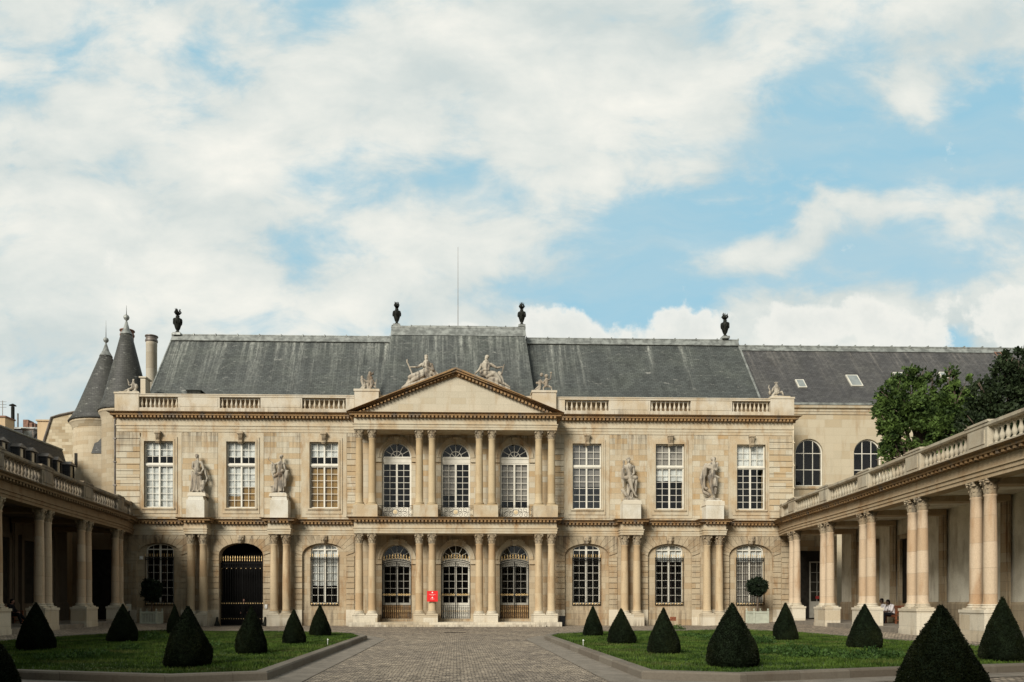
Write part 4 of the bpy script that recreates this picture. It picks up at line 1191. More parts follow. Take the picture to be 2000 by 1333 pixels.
def wx(x):
    # the two ranges are not quite equally long: the left one is a little shorter than the right
    if x < -6.5: return x+(-x-6.5)*.0165
    if x > 6.5: return x+(x-6.5)*.008
    return x
def fit(o):
    for ch in list(o.children):
        if abs(ch.location.x) > 1e-6 or ch.data.users > 1: ch.location.x = wx(ch.location.x)
        else:
            n = len(ch.data.vertices); a = np.empty(n*3, dtype=np.float32); ch.data.vertices.foreach_get('co', a)
            a[0::3] = [wx(v) for v in a[0::3]]; ch.data.vertices.foreach_set('co', a); ch.data.update(); fit(ch)
fit(palace)
PAIRS = [wx(q) for q in PAIRS]
# ------------------------------------------------------------------ side building on the right
def side_building():
    t = thing('side_building', 'pale stone building with arched windows joined behind the right end', 'building', (22.1, 3, 0))
    ox, oy = 22.1, 3
    zt = 15.25; m = MB()
    wins = [24.7, 28.85, 33.0, 37.2]; wh = .99
    ed = [22.1]+[q for b in wins for q in (b-wh, b+wh)]+[48]
    for i in range(0, len(ed), 2): m.box(ed[i]-ox, ed[i+1]-ox, 0, .5, 0, zt)
    for b in wins: m.box(b-wh-ox, b+wh-ox, 0, .5, 0, 9.62); spandrel(m, b-ox, wh, 11.95, 1.0, zt, 0, .5, 18)
    m.box(0, .4, .5, 9, 0, zt); m.box(25.5, 25.9, .5, 9, 0, zt); m.box(.4, 25.5, 8.6, 9, 0, zt)
    m.build('wall', M['side'], t)
    m = MB(); m.sweep([(0,0),(25.9,0)], [(-.1,14.65),(.05,14.65),(.07,14.8),(.12,14.86),(.12,15.0),(.26,15.06),(.30,15.25),(-.1,15.25)][::-1]); m.build('cornice', M['trim'], t, fix=True)
    m = MB(); m.box(0, 25.9, -.34, -.2, 15.25, 15.40); m.build('gutter', M['lead'], t)
    m = MB(); m.box(.4, 25.5, 1.4, 1.5, 1, 15); m.build('partition', M['interior'], t)  # near-black sheet painted as the unlit depth behind the windows
    for b in wins:
        x = b-ox; w = MB(); y = .15
        arch_ring(w, x, .90, .985, 11.95, .91, .995, y, y+.06, 20)
        w.box(x-.985, x-.90, y, y+.06, 9.62, 11.95); w.box(x+.90, x+.985, y, y+.06, 9.62, 11.95); w.box(x-.9, x+.9, y, y+.06, 9.62, 9.72)
        for q in (-.32, .32): w.box(x+q-.022, x+q+.022, y+.01, y+.05, 9.7, 12.83)
        for z in (10.80, 11.95): w.box(x-.9, x+.9, y+.012, y+.048, z-.025, z+.025)
        wn = w.build('window', M['white_paint'], t)
        g = MB(); g.box(x-.93, x+.93, y+.028, y+.034, 9.66, 11.96); g.prism([(x+a, z) for a, z in rot_arch(.93, 11.97, .94, 14)][::-1], y+.028, y+.034); g.build('glass', M['glass'], wn)
        s_ = MB(); s_.box(x-1.12, x+1.12, -.1, .15, 9.45, 9.62); s_.build('sill', M['trim'], wn)
    r = MB(); ye, yr, zr, zb = -.25, 4.3, 20.75, 15.32
    r.add([(-1.5,ye,zb),(27,ye,zb),(27,yr,zr),(-1.5,yr,zr),(27,9.2,zb),(-1.5,9.2,zb)], [(0,1,2,3),(3,2,4,5),(0,3,5),(1,4,2),(0,5,4,1)])
    rf = r.build('roof', M['slate_side'], t, fix=True)
    k = (yr-ye)/(zr-zb)
    m = MB(); m.tube([(-1.8,yr,zr+.06),(27,yr,zr+.06)], .1, 8)
    m.add([(-1.8,yr-k*.4-.05,zr-.38),(27,yr-k*.4-.05,zr-.38),(27,yr-.05,zr+.06),(-1.8,yr-.05,zr+.06)], [(0,1,2,3)])
    for i in range(20): m.box(-1.7+i*1.4-.03, -1.7+i*1.4+.03, yr-.14, yr+.1, zr, zr+.2)
    m.build('ridge_flashing', M['lead'], rf)
    sl = Vector((0, k, 1)).normalized()   # direction up the slope
    nrm = Vector((0, -1, k)).normalized()
    for (u, v, w, h) in ((1564, 751, .62, .95), (1668, 745, .86, 1.35), (1757, 737, .7, 1.0), (1842, 735, .5, .8)):
        # point on the slope
        D = 7.3-.25+1
        Y = 5.0
        for _ in range(8):
            X, Z = at(u, v, Y); Y = oy+ye+(Z-zb)*k
        c = Vector((X-ox, Y-oy, Z)); sx = Vector((1,0,0))
        def plate(m, w, h, a, b):
            vs = []
            for q in (a, b):
                for i, j in ((-1,-1),(1,-1),(1,1),(-1,1)): vs.append(tuple(c+sx*(i*w/2)+sl*(j*h/2)+nrm*q))
            m.add(vs, [(3,2,1,0),(4,5,6,7),(0,1,5,4),(1,2,6,5),(2,3,7,6),(3,0,4,7)])
        m = MB(); plate(m, w, h, 0, .09); s = m.build('skylight', M['glazing_roof'], rf)
        m = MB(); plate(m, w-.16, h-.18, .091, .10); m.build('pane', M['skyglass'], s)
    # roof ladder
    m = MB(); X, Z = at(1945, 700, 6.8); x = X-ox
    for dx in (0, .42):
        m.tube([tuple(Vector((x+dx, ye+(zr-.35-zb)*k, zr-.35))+nrm*.08), tuple(Vector((x+dx, ye+(zr-3.4-zb)*k, zr-3.4))+nrm*.08)], .03, 5)
    for i in range(10):
        z = zr-.4-i*.3; p = Vector((x, ye+(z-zb)*k, z))+nrm*.08; m.tube([tuple(p), tuple(p+Vector((.42,0,0)))], .022, 5)
    m.build('roof_ladder', M['pot'], rf)
side_building()

# ------------------------------------------------------------------ wings (colonnaded galleries)
HALF = [(50.0,21.25),(46.8,20.62),(41.7,20.15),(36.7,19.68),(31.7,19.1),(26.9,18.55),(22.0,18.05),(17.0,17.1),(12.0,15.3),(7.0,12.4),(2.5,9.2),(-1.5,5.2),(-3.5,1.5)]
def crom(t, pts):
    n = len(pts); i = min(n-2, max(0, int(t))); f = t-i
    p0 = Vector(pts[max(0,i-1)]); p1 = Vector(pts[i]); p2 = Vector(pts[i+1]); p3 = Vector(pts[min(n-1,i+2)])
    return .5*((2*p1)+(p2-p0)*f+(2*p0-5*p1+4*p2-p3)*f*f+(3*p1-p0-3*p2+p3)*f**3)
def wing_path(tmax, step=.25, t0=0.0):
    out = []; t = t0
    while t <= tmax+1e-6:
        p = crom(t, HALF); out.append((GC+p.y, CAMY+p.x)); t += step
    return out
def wing(sgn, name, label, mats):
    mE, mC, mCol, mCap, mBal, mWall, mPl = mats
    w = thing(name, label, 'colonnade')
    def fin(m, nm, mat, parent=w, **kw):
        if sgn < 0: m.mirror(GC)
        return m.build(nm, mat, parent, **kw)
    full = wing_path(12, .25)
    full[0] = (full[0][0], -.02)
    # entablature, its front 0.33 in front of the column axis
    z0, z1 = 5.88, 6.82; off = .30
    h = z1-z0
    pr = [(-.36,z0),(off-.04,z0),(off-.04,z0+.14*h),(off,z0+.15*h),(off,z0+.29*h),(off+.05,z0+.31*h),(off+.05,z0+.36*h),(off-.03,z0+.37*h),(off-.03,z0+.70*h),(-.36,z0+.70*h)]
    m = MB(); m.sweep(full, pr[::-1]); fin(m, 'entablature', mE, fix=True)
    a = z0+.70*h; k = .3*h
    pr = [(-.36,a+.003),(off+.02,a+.003),(off+.06,a+.12*k),(off+.08,a+.40*k),(off+.26,a+.42*k),(off+.26,a+.72*k),(off+.34,a+.80*k),(off+.42,a+.97*k),(off+.4,a+k),(-.36,a+1.02*k)]
    m = MB(); m.sweep(full, pr[::-1]); dentils(m, wing_path(7, .0625), off+.05, off+.23, a+.01, a+.125, .125, .10); fin(m, 'cornice', mC, fix=True)
    m = MB(); m.sweep(full, [(-.36,5.95),(-.36,6.55),(-3.9,6.65),(-3.9,6.0)]); fin(m, 'ceiling', mPl, fix=True)
    m = MB(); m.sweep(full, [(-4.1,0),(-4.1,7.0),(-3.62,7.0),(-3.62,0)]); fin(m, 'back_wall', mPl, fix=True)
    m = MB(); m.sweep(full, [(-3.62,.1),(-3.62,1.5),(-3.58,1.55),(-3.52,1.45),(-3.52,.1)]); fin(m, 'dado', mWall, fix=True)
    # raised floor between and behind the pedestals
    m = MB(); m.sweep(full, [(.30,-.1),(.30,.42),(-3.7,.42),(-3.7,-.1)][::-1]); fin(m, 'gallery_floor', M['paving'], fix=True)
    # positions of the pairs
    kit = column_kit(.222, 1.28, 1.48, 5.34, 5.88, mCol, mCap, M['base'])
    pair_t = list(range(1, 8))
    def frame(t):
        p = crom(t, HALF); q = crom(min(t+.02, 11.9), HALF); d = Vector((q.y-p.y, q.x-p.x)); d.normalize()
        return Vector((GC+p.y, CAMY+p.x)), d
    for t in pair_t:
        p, d = frame(t)
        m = MB(); m.obox(p.x, p.y, d.x, d.y, .79, .40, gz(p.x, p.y)-.1, 1.17); m.obox(p.x, p.y, d.x, d.y, .82, .43, 1.17, 1.28)
        m.obox(p.x, p.y, d.x, d.y, .81, .42, gz(p.x, p.y)-.1, .42)
        fin(m, 'column_pedestal', M['base'] if sgn > 0 else M['base'])
        for e in (-.43, .43):
            q = p+d*e; x = q.x if sgn > 0 else 2*GC-q.x
            rz = math.atan2(d.y, d.x)*(1 if sgn > 0 else -1)
            put_column(kit, w, x, q.y, rz)
        nr = Vector((d.y, -d.x))
        # pilasters on the back wall
        m = MB(); b = p-nr*3.5
        m.obox(b.x, b.y, d.x, d.y, .30, .04, .42, 5.95); m.obox(b.x, b.y, d.x, d.y, .19, .09, .42, 5.95); m.obox(b.x, b.y, d.x, d.y, .34, .12, .42, 1.4)
        fin(m, 'pilaster', mWall)
        # ceiling beam across the gallery
        m = MB(); b = p-nr*1.9
        m.obox(b.x, b.y, nr.x, nr.y, 1.6, .38, 5.72, 5.98); fin(m, 'ceiling_beam', mE)
    # balustrade
    zb = z1; prof_lo = [(.20,zb-.03),(.20,zb+.22),(-.20,zb+.22),(-.20,zb-.03)]
    prof_hi = [(.17,zb+.86),(.22,zb+.92),(.22,zb+1.03),(-.22,zb+1.03),(-.22,zb+.92),(-.17,zb+.86)]
    bp = wing_path(7.2, .25, .12)
    m = MB(); m.sweep(bp, prof_lo[::-1], False); m.sweep(bp, prof_hi[::-1])
    for t in [.2]+pair_t:
        p, d = frame(t); nr = Vector((d.y, -d.x))
        l = .62 if t > .5 else .42
        m.obox(p.x, p.y, d.x, d.y, l, .21, zb+.22, zb+.87); m.obox(p.x+nr.x*.225, p.y+nr.y*.225, d.x, d.y, l-.14, .015, zb+.30, zb+.79)
        m.obox(p.x, p.y, d.x, d.y, l+.12, .25, zb+1.03, zb+1.07); m.obox(p.x, p.y, d.x, d.y, l, .21, zb+1.07, zb+1.13)
        m.obox(p.x, p.y, d.x, d.y, l+.04, .24, zb-.02, zb+.23)
    bal = fin(m, 'balustrade', mBal, fix=True)
    bm_ = baluster_mesh(.64, mBal, .095)
    nodes = [.2]+pair_t[:6 if sgn > 0 else 5]
    for i in range(len(nodes)-1):
        (a_, da), (b_, db) = frame(nodes[i]), frame(nodes[i+1])
        l0 = .62 if nodes[i] > .5 else .42
        L_ = (b_-a_).length; n = max(6, round((L_-1.24)/.34)); 
        for j in range(n):
            s_ = l0+.17+(L_-l0-.62-.34)*j/(n-1); f = s_/L_
            p, d = frame(nodes[i]+(nodes[i+1]-nodes[i])*f)
            x = p.x if sgn > 0 else 2*GC-p.x
            obj('baluster', bm_, bal, (x, p.y, zb+.22), math.atan2(d.y, d.x)*(1 if sgn > 0 else -1))
    # door openings in the back wall, their unlit depth painted as dark panels
    for t0_, t1_, mat, nm in (DOORS_R if sgn > 0 else DOORS_L):
        p, d = frame((t0_+t1_)/2); nr = Vector((d.y,-d.x)); b = p-nr*3.59; l = (frame(t1_)[0]-frame(t0_)[0]).length/2
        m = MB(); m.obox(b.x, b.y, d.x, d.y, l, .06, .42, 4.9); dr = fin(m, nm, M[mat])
        m = MB(); b2 = p-nr*3.5
        for e in (-1, 1): q = b2+d*(e*(l+.12)); m.obox(q.x, q.y, d.x, d.y, .14, .1, .42, 5.1)
        m.obox(b2.x, b2.y, d.x, d.y, l+.26, .1, 4.9, 5.15); fin(m, 'door_surround', mWall)
    return w, frame
DOORS_R = [(1.25, 1.62, 'door_dark', 'doorway'), (2.2, 2.45, 'door_dark', 'doorway')]
DOORS_L = [(1.2, 1.85, 'door_dark', 'doorway'), (2.15, 2.8, 'door_dark', 'doorway')]
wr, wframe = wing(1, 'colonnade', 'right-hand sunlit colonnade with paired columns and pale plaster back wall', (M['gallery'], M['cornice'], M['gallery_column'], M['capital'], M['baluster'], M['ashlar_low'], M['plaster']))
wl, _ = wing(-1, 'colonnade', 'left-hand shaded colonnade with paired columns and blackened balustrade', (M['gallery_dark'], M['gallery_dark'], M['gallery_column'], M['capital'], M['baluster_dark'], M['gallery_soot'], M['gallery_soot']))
# end walls of the galleries beside the palace with glazed doors
for sgn, par in ((1, wr), (-1, wl)):
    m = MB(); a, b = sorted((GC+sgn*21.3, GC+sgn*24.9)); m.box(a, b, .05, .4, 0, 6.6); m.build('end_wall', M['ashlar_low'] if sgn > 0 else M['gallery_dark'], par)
    a, b = sorted((GC+sgn*21.9, GC+sgn*24.1)); m = MB(); m.box(a, b, -.02, .05, .42, 4.9); d = m.build('doorway', M['door_dark'], par)  # dark panel: the opening's deep shade is put into its colour
    if sgn > 0:
        m = MB(); m.box(a+1.1, b-.1, -.10, -.03, .5, 1.5); joinery(m, a+1.1, b-.1, 1.5, 4.2, -.10, 2, 4, casement=False, fr=.08); m.build('glazed_leaf', M['frame_grey'], d)
        m = MB(); m.box(a+1.5, a+1.74, -.12, -.105, 1.75, 1.93); m.build('notice', M['notice_red'], d)
        m = MB()
        for i in range(3): m.box(a-.2, b, -1.0+i*.3, -.02, .42+0*i, .42+.14*(i+1)-.001*i) if False else None
def portal():
    t = thing('entrance_portal', 'stone street portal closing the court opposite the palace', 'gateway', (GC, -55.2, 0))
    m = MB(); m.box(-7, -2, -1.5, 1.5, 0, 9.5); m.box(2, 7, -1.5, 1.5, 0, 9.5); spandrel(m, 0, 2, 5.2, 2.0, 9.5, -1.5, 1.5); m.build('wall', M['ashlar_low'], t)
    m = MB(); m.sweep([(7,1.5),(-7,1.5)], [(-.2,8.6),(.1,8.7),(.12,9.1),(.4,9.2),(.45,9.55),(-.2,9.55)][::-1]); m.prism([(-7.2,9.56),(7.2,9.56),(0,12.2)], -1.4, 1.4); m.build('pediment', M['cornice'], t, fix=True)
    m = MB(); m.box(-2, 2, -.2, 0, 0, 7.2); m.build('door', M['door_dark'], t)
portal()
# ------------------------------------------------------------------ towers, stacks and houses on the left
def turret(label, cx, cy, r, rb, zb, zt_slate, z_lead, z_ball, z_tip, rt, extra=None):
    t = thing('turret', label, 'turret', (cx, cy, 0), group='conical-roofed turrets beside the palace')
    m = MB(); m.lathe([(rb,0),(rb,zb-.55),(rb*1.02,zb-.5),(rb*1.05,zb-.25),(r*.97,zb-.12),(r*.97,zb)], n=36); smooth_obj(m.build('wall', M['tower'], t))
    m = MB(); H = zt_slate-zb
    m.lathe([(r*1.0,zb+.01),(r*1.02,zb+.05),(r*.90,zb+.5),(r*.80,zb+1.0)] + [(r*.80+(rt-r*.80)*s_, zb+1.0+(H-1.0)*s_) for s_ in (.2,.4,.6,.8,1)], n=40); rf = m.build('roof', M['slate_old'], t, smooth=True)
    m = MB(); m.lathe([(rt*1.12,0),(rt*1.05,.06),(rt*.55,(z_lead-zt_slate)*.45),(.07,z_lead-zt_slate)], n=16, z=zt_slate-.02); m.build('lead_cap', M['lead'], rf, smooth=True)
    m = MB(); m.lathe([(.05,0),(.05,.1),(.16,.2),(.2,.33),(.15,.45),(.04,.52)], n=12, z=z_lead-.05); m.tube([(0,0,z_lead+.4),(0,0,z_tip)], .03, 6, .008)
    m.build('finial', M['lead'], rf, smooth=True)
    return t
X, _ = at(247, 800, 3.4)
tb = turret('taller conical slate turret rising directly behind the palace corner', X, 3.4, 1.80, 1.55, 14.45, 19.9, 20.8, 21.0, 21.9, .36)
X, _ = at(207, 800, 8.2)
ta = turret('lower conical slate turret, farther left, above the mansard building', X, 8.2, 2.5, 2.2, 14.75, 19.9, 20.85, 21.2, 22.6, .42)
m = MB(); m.box(-1.42,-1.22,-1.86,-1.6,11.3,12.3); m.build('window', M['door_dark'], ta)
m = MB(); m.tbox(.75,-1.75,12.2,13.6,.75,.6,.45,.3); m.build('corbelled_roof', M['slate_old'], ta)
m = MB(); m.tbox(.75,-1.75,8.5,12.2,.65,.5,.72,.56); m.build('corbelled_bay', M['tower'], ta)
# round stone stack and a second one behind the taller turret
def stack(u, vt, Y, r, zb, label, pot):
    X, Z = at(u, vt, Y); t = thing('chimney', label, 'chimney', (X, Y, zb))
    m = MB(); h = Z-zb; m.lathe([(r,0),(r,h-.75),(r*1.02,h-.74),(r*1.02,h-.5)], n=24); smooth_obj(m.build('stack', M['chimney'] if not pot else M['pot'], t))
    m = MB(); m.lathe([(r*1.02,h-.5),(r*1.15,h-.42),(r*1.12,h-.3),(r*1.02,h-.26),(r*1.04,h-.12),(r*1.2,h-.06),(r*1.18,h)], n=24); smooth_obj(m.build('chimney_cap', M['zinc'] if not pot else M['pot'], t))
stack(296, 657, 9.0, .40, 12, 'round pale stone chimney between the turrets and the slate roof', False)
stack(248.5, 646, 9.5, .46, 12, 'dark chimney mostly hidden behind the taller turret tip', True)

def mansard():
    X0 = -27.0
    t = thing('mansard_building', 'long dark slate mansard building with small dormers behind left colonnade', 'building', (X0, -6, 0))
    y0, y1 = -22, 11.2
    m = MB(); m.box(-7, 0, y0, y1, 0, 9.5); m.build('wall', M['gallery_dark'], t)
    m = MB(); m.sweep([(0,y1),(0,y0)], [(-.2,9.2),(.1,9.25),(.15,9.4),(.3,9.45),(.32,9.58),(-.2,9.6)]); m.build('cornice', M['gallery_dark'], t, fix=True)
    m = MB(); m.add([(-.02,y0,9.58),(-.02,y1,9.58),(-.85,y1,12.3),(-.85,y0,12.3),(-3.6,y1,12.6),(-3.6,y0,12.6),(-7,y1,9.58),(-7,y0,9.58)], [(0,3,2,1),(3,5,4,2),(5,7,6,4),(0,1,6,7),(0,7,5,3),(1,2,4,6)])
    rf = m.build('roof', M['slate_dark'], t, fix=True)
    m = MB(); m.tube([(-.85,y0,12.32),(-.85,y1,12.32)], .07, 6); m.build('ridge_flashing', M['lead'], rf)
    for u in (8, 43, 65, 96, 115, 140, -30, -80):
        # y of the dormer along the wall
        k = (u-CX0)/F; zc = (X0)/(k*cC+cS); y = zc*cC-k*zc*cS+CAMY+6
        if y < y0 or y > y1: continue
        d = MB(); d.box(-.9, .02, y-.36, y+.36, 10.1, 11.15); dm = d.build('dormer', M['slate_dark'], rf)
        d = MB(); d.add([(-.95,y-.44,11.16),(.14,y-.44,11.14),(.14,y+.44,11.14),(-.95,y+.44,11.16),(-.9,y,11.42),(.0,y,11.42)], [(0,1,2,3),(0,4,5,1),(1,5,2),(2,5,4,3),(3,4,0)]); d.build('dormer_roof', M['zinc'], dm, fix=True)
        d = MB(); d.box(.021, .05, y-.24, y+.02, 10.2, 11.05); d.build('shutter', M['base'], dm)
        d = MB(); d.box(.021, .03, y+.02, y+.26, 10.2, 11.05); d.build('pane', M['interior'], dm)
mansard()
def gable_house():
    Y = 16.0
    P = [at(u, v, Y) for u, v in ((78,900),(84,870),(101,817),(118,812),(156,804),(215,815),(240,900))]
    bx = P[0][0]
    t = thing('gable_house', 'tall house end of light rubble stone with a cut-off gable', 'house', (bx, Y, 0))
    m = MB(); pts = [(x-bx, z) for x, z in P]; pts = [(pts[0][0]-.0, 0)]+pts+[(pts[-1][0], 0)]
    m.prism(pts, 0, 9) if False else m.prism(pts[::-1], 0, 9)
    m.build('gable_wall', M['rubble'], t, fix=True)
    a, z1 = at(73, 823, Y+1.0); b, _ = at(101, 823, Y+1.0); m = MB(); m.box(a-bx, b-bx, 1.0, 5, 0, z1); m.box(a-bx-.1, b-bx+.1, .9, 5.1, z1, z1+.12); m.build('rendered_wall', M['bare'], t)
    m = MB(); q = [(x-bx, -.06, z+.05) for x, z in P[1:6]]; m.tube(q, .09, 6); m.build('verge', M['zinc'], t)
    a, z1 = at(112, 876, 14); b, z2 = at(150, 905, 14)
    return t
gable_house()
def far_roof():
    Y = 22.0; X0, z0 = at(-60, 900, Y); X1, _ = at(72, 900, Y)
    t = thing('distant_house', 'distant flat-topped grey roof with skylight and rooftop pipes, far left', 'house', (X0, Y, 0))
    zt = at(30, 833, Y)[1]; m = MB(); m.box(0, X1-X0, 0, 8, 0, at(0, 868, Y)[1]); m.build('wall', M['tower'], t)
    zb = at(0, 868, Y)[1]; w = X1-X0
    m = MB(); m.add([(-.2,-.2,zb),(w+.2,-.2,zb),(w+.2,8,zb),(-.2,8,zb),(.6,1.2,zt),(w-.7,1.2,zt),(w-.7,6,zt),(.6,6,zt)], [(0,1,5,4),(1,2,6,5),(2,3,7,6),(3,0,4,7),(4,5,6,7),(3,2,1,0)]); rf = m.build('roof', M['slate_dark'], t)
    m = MB(); m.box(.4, w-.5, 1.0, 6.2, zt, zt+.15); m.build('roof_edge', M['lead'], rf)
    x, z = at(51, 845, Y); x -= X0
    m = MB(); m.box(x-.5, x+.5, .3, 1.4, z-.7, z+.35); m.box(x-.6, x+.6, .2, 1.5, z+.35, z+.45); s = m.build('dormer', M['zinc'], rf)
    m = MB(); m.box(x-.35, x+.35, .28, .30, z-.5, z+.2); m.build('pane', M['skyglass'], s)
    x, z = at(25, 795, Y+3); x -= X0; m = MB(); m.tube([(x,3,zt),(x,3,z)], .16, 10); m.lathe([(.34,0),(.3,.06),(.05,.2)], x, 3, 10, z+.1); m.build('flue_pipe', M['bronze'], rf)
    x, z = at(35, 808, Y+3); x -= X0; m = MB(); m.tube([(x,3,zt),(x,3,z)], .07, 8); m.build('flue_pipe', M['zinc'], rf)
    for u0, u1, v in ((45,55,820),(57,66,826),(63,69,827)):
        a, z = at(u0, v, Y+2); b, _ = at(u1, v, Y+2); m = MB(); m.box(a-X0, b-X0, 2, 3, zt-.5, z); m.build('chimney', M['pot'], rf)
    a, z = at(-30, 813, Y-2); b, _ = at(10, 813, Y-2)
    t2 = thing('distant_house', 'blank orange-brown wall top at the left edge beyond the mansard', 'house', (a, Y-2, 0))
    m = MB(); m.box(0, b-a, 0, 1.4, 0, z-.1); m.build('wall', M['bare'], t2); m = MB(); m.box(-.1, b-a+.1, -.1, 1.5, z-.1, z+.03); m.build('coping', M['pot'], t2)
    x, z = at(5, 783, Y-1); m = MB(); m.tube([(x-a,1,13),(x-a,1,z)], .03, 5)
    for dz in (.1,.35,.6): m.tube([(x-a-.35,1,z-dz),(x-a+.35,1,z-dz)], .015, 4)
    m.build('aerial', M['zinc'], t2)
far_roof()

# ------------------------------------------------------------------ roof urns, mast
def urn(u, v_base, v_top, Y, label):
    X, Zb = at(u, v_base, Y); _, Zt = at(u, v_top, Y); h = Zt-Zb
    t = thing('urn', label, 'urn', (X, Y, Zb), group='bronze urns on the roof ridge', sc=(h/1.8,)*3)
    m = MB(); m.box(-.27,.27,-.27,.27,-.12,.05); m.build('plinth', M['lead'], t)
    m = MB(); m.lathe([(.20,.05),(.18,.12),(.09,.2),(.10,.26),(.16,.36),(.235,.6),(.31,.86),(.32,.98),(.30,1.05),(.17,1.12),(.11,1.17),(.14,1.22),(.13,1.27)], n=20)
    for i in range(8):
        a = math.tau*i/8; m.ell((math.cos(a)*.29, math.sin(a)*.29, .84), .05, .05, .17, 6, 5)
    m.build('body', M['bronze'], t, smooth=True)
    m = MB(); rr = random.Random(int(u))
    m.ell((0,0,1.42), .13, .13, .14)
    for i in range(9):
        a = math.tau*i/9+rr.random(); b = a+rr.uniform(-.6,.6); e = rr.uniform(.7,1.15)
        m.tube([(math.cos(a)*.08,math.sin(a)*.08,1.38),(math.cos(a)*.2*e,math.sin(a)*.2*e,1.52),(math.cos(b)*.13*e,math.sin(b)*.13*e,1.68),(math.cos(b)*.18*e,math.sin(b)*.18*e,1.82-.12*rr.random())], .07, 6, .015)
    m.build('flame', M['bronze'], t, smooth=True)
urn(347, 653, 603, 5.3, 'dark bronze flame urn at the left end of the main ridge')
urn(775, 636, 590, 5.0, 'dark bronze flame urn left of the mast on the pavilion roof')
urn(1019, 637, 592, 5.0, 'dark bronze flame urn right of the mast on the pavilion roof')
urn(1416, 660, 612, 5.3, 'dark bronze flame urn on the ridge at the right, beyond the pavilion')
X, Z = at(894.5, 483, 5.2); m = MB(); m.tube([(0,0,0),(0,0,Z-20.95)], .028, 6, .012); m.lathe([(.1,0),(.1,.05),(.04,.1)], n=8)
tag(m.build('mast', M['zinc'], None, loc=(X, 5.2, 20.95)), 'thin lightning mast on the pavilion roof above the pediment', 'mast')

# ------------------------------------------------------------------ sculpture
def remesh(mb, name, mat, voxel, smooth_it=2, noise_amt=0.0):
    me = mb.mesh(name+'_raw', mat); o = bpy.data.objects.new(name+'_raw', me); COL.objects.link(o)
    r = o.modifiers.new('r', 'REMESH'); r.mode = 'VOXEL'; r.voxel_size = voxel
    if smooth_it:
        s = o.modifiers.new('s', 'SMOOTH'); s.factor = .5; s.iterations = smooth_it
    dg = bpy.context.evaluated_depsgraph_get(); dg.update()
    out = bpy.data.meshes.new_from_object(o.evaluated_get(dg))
    out.name = name; bpy.data.objects.remove(o); bpy.data.meshes.remove(me)
    if not out.materials: out.materials.append(mat)
    out.shade_smooth(); return out
def sculpture(name, label, group, X, Y, Z0, scale, zx0, zz0, caps, ells, boxes, voxel=.032, cat='statue', folds=(), seed=1):
    """caps: (x0,z0,x1,z1,r0,r1[,y0,y1]) in the units of a drawing; scale = units per metre"""
    m = MB(); S = lambda q: q/scale
    P = lambda x, z, y=0: (S(x-zx0), S(y), S(zz0-z))
    for c in caps:
        y0 = c[6] if len(c) > 6 else 0; y1 = c[7] if len(c) > 7 else y0
        m.cap(P(c[0],c[1],y0), P(c[2],c[3],y1), S(c[4]), S(c[5]))
    for e in ells: m.ell(P(e[0],e[1],e[4] if len(e) > 4 else 0), S(e[2]), S(min(e[2],e[3])*1.0), S(e[3]))
    for (x0,z0,x1,z1,r0,r1,n,y) in folds:   # hanging cloth as a row of folds
        rr = random.Random(seed)
        for i in range(n):
            f = (i+.5)/n-.5
            xa = x0+f*r0*2; xb = x1+f*r1*2+rr.uniform(-6,6)
            m.cap(P(xa,z0,y-rr.uniform(0,14)), P(xb,z1,y-rr.uniform(0,30)), S(r0/n*1.25), S(r1/n*1.35), 8)
    me = remesh(m, name, M['statue'], voxel*.72, 1)
    t = thing(name, label, cat, (X, Y, Z0), group=group)
    obj('figure', me, t)
    b = MB()
    for (x0,x1,za,zb,d0,taper) in boxes:
        cx = (x0+x1)/2; b.tbox(S(cx-zx0), 0, S(zz0-zb), S(zz0-za), S(x1-x0)/2, S(d0), S(x1-x0)/2*taper, S(d0)*taper)
    if boxes: b.build('base', M['base'], t)
    return t
SG = 'statues on pedestals along the first floor'
# four allegories between the first floor windows
def st(u, Y=-.45, zb=8.5): return at(u, 970, Y)[0], Y, zb
X = PAIRS[0]
sculpture('statue', 'robed stone woman with arms folded at her waist and child at her side', SG, PAIRS[0], -.45, 8.42, 272, 318, 790, [
    (320,165,322,205,18,18),(250,240,385,240,27,27),(315,245,315,330,52,44),(310,330,320,430,46,60),
    (245,240,236,330,25,21,0,-10),(236,330,335,390,21,15,-10,-45),(388,240,425,350,25,21),(425,350,385,425,20,15,0,-40),
    (430,350,485,520,26,16,15,10),(480,520,440,640,16,12),(222,400,218,690,22,26,10,10),(425,610,412,720,30,34,-20,-20),(412,715,455,765,16,14,-20,-30),(400,620,385,650,12,10,-40,-40),
    (262,735,240,745,20,14,-30,-50),(345,735,345,745,18,14,-30,-50)],
    [(312,135,30,40),(305,118,36,32,8),(312,140,8,14,-28),(385,435,32,28,-45),(428,572,26,28,-20),(340,775,140,30,0)], [(175,490,775,835,110,.92)],
    folds=[(290,420,262,735,55,62,5,-10),(350,420,352,735,45,50,4,-5),(310,410,310,740,60,75,6,25)], seed=3)
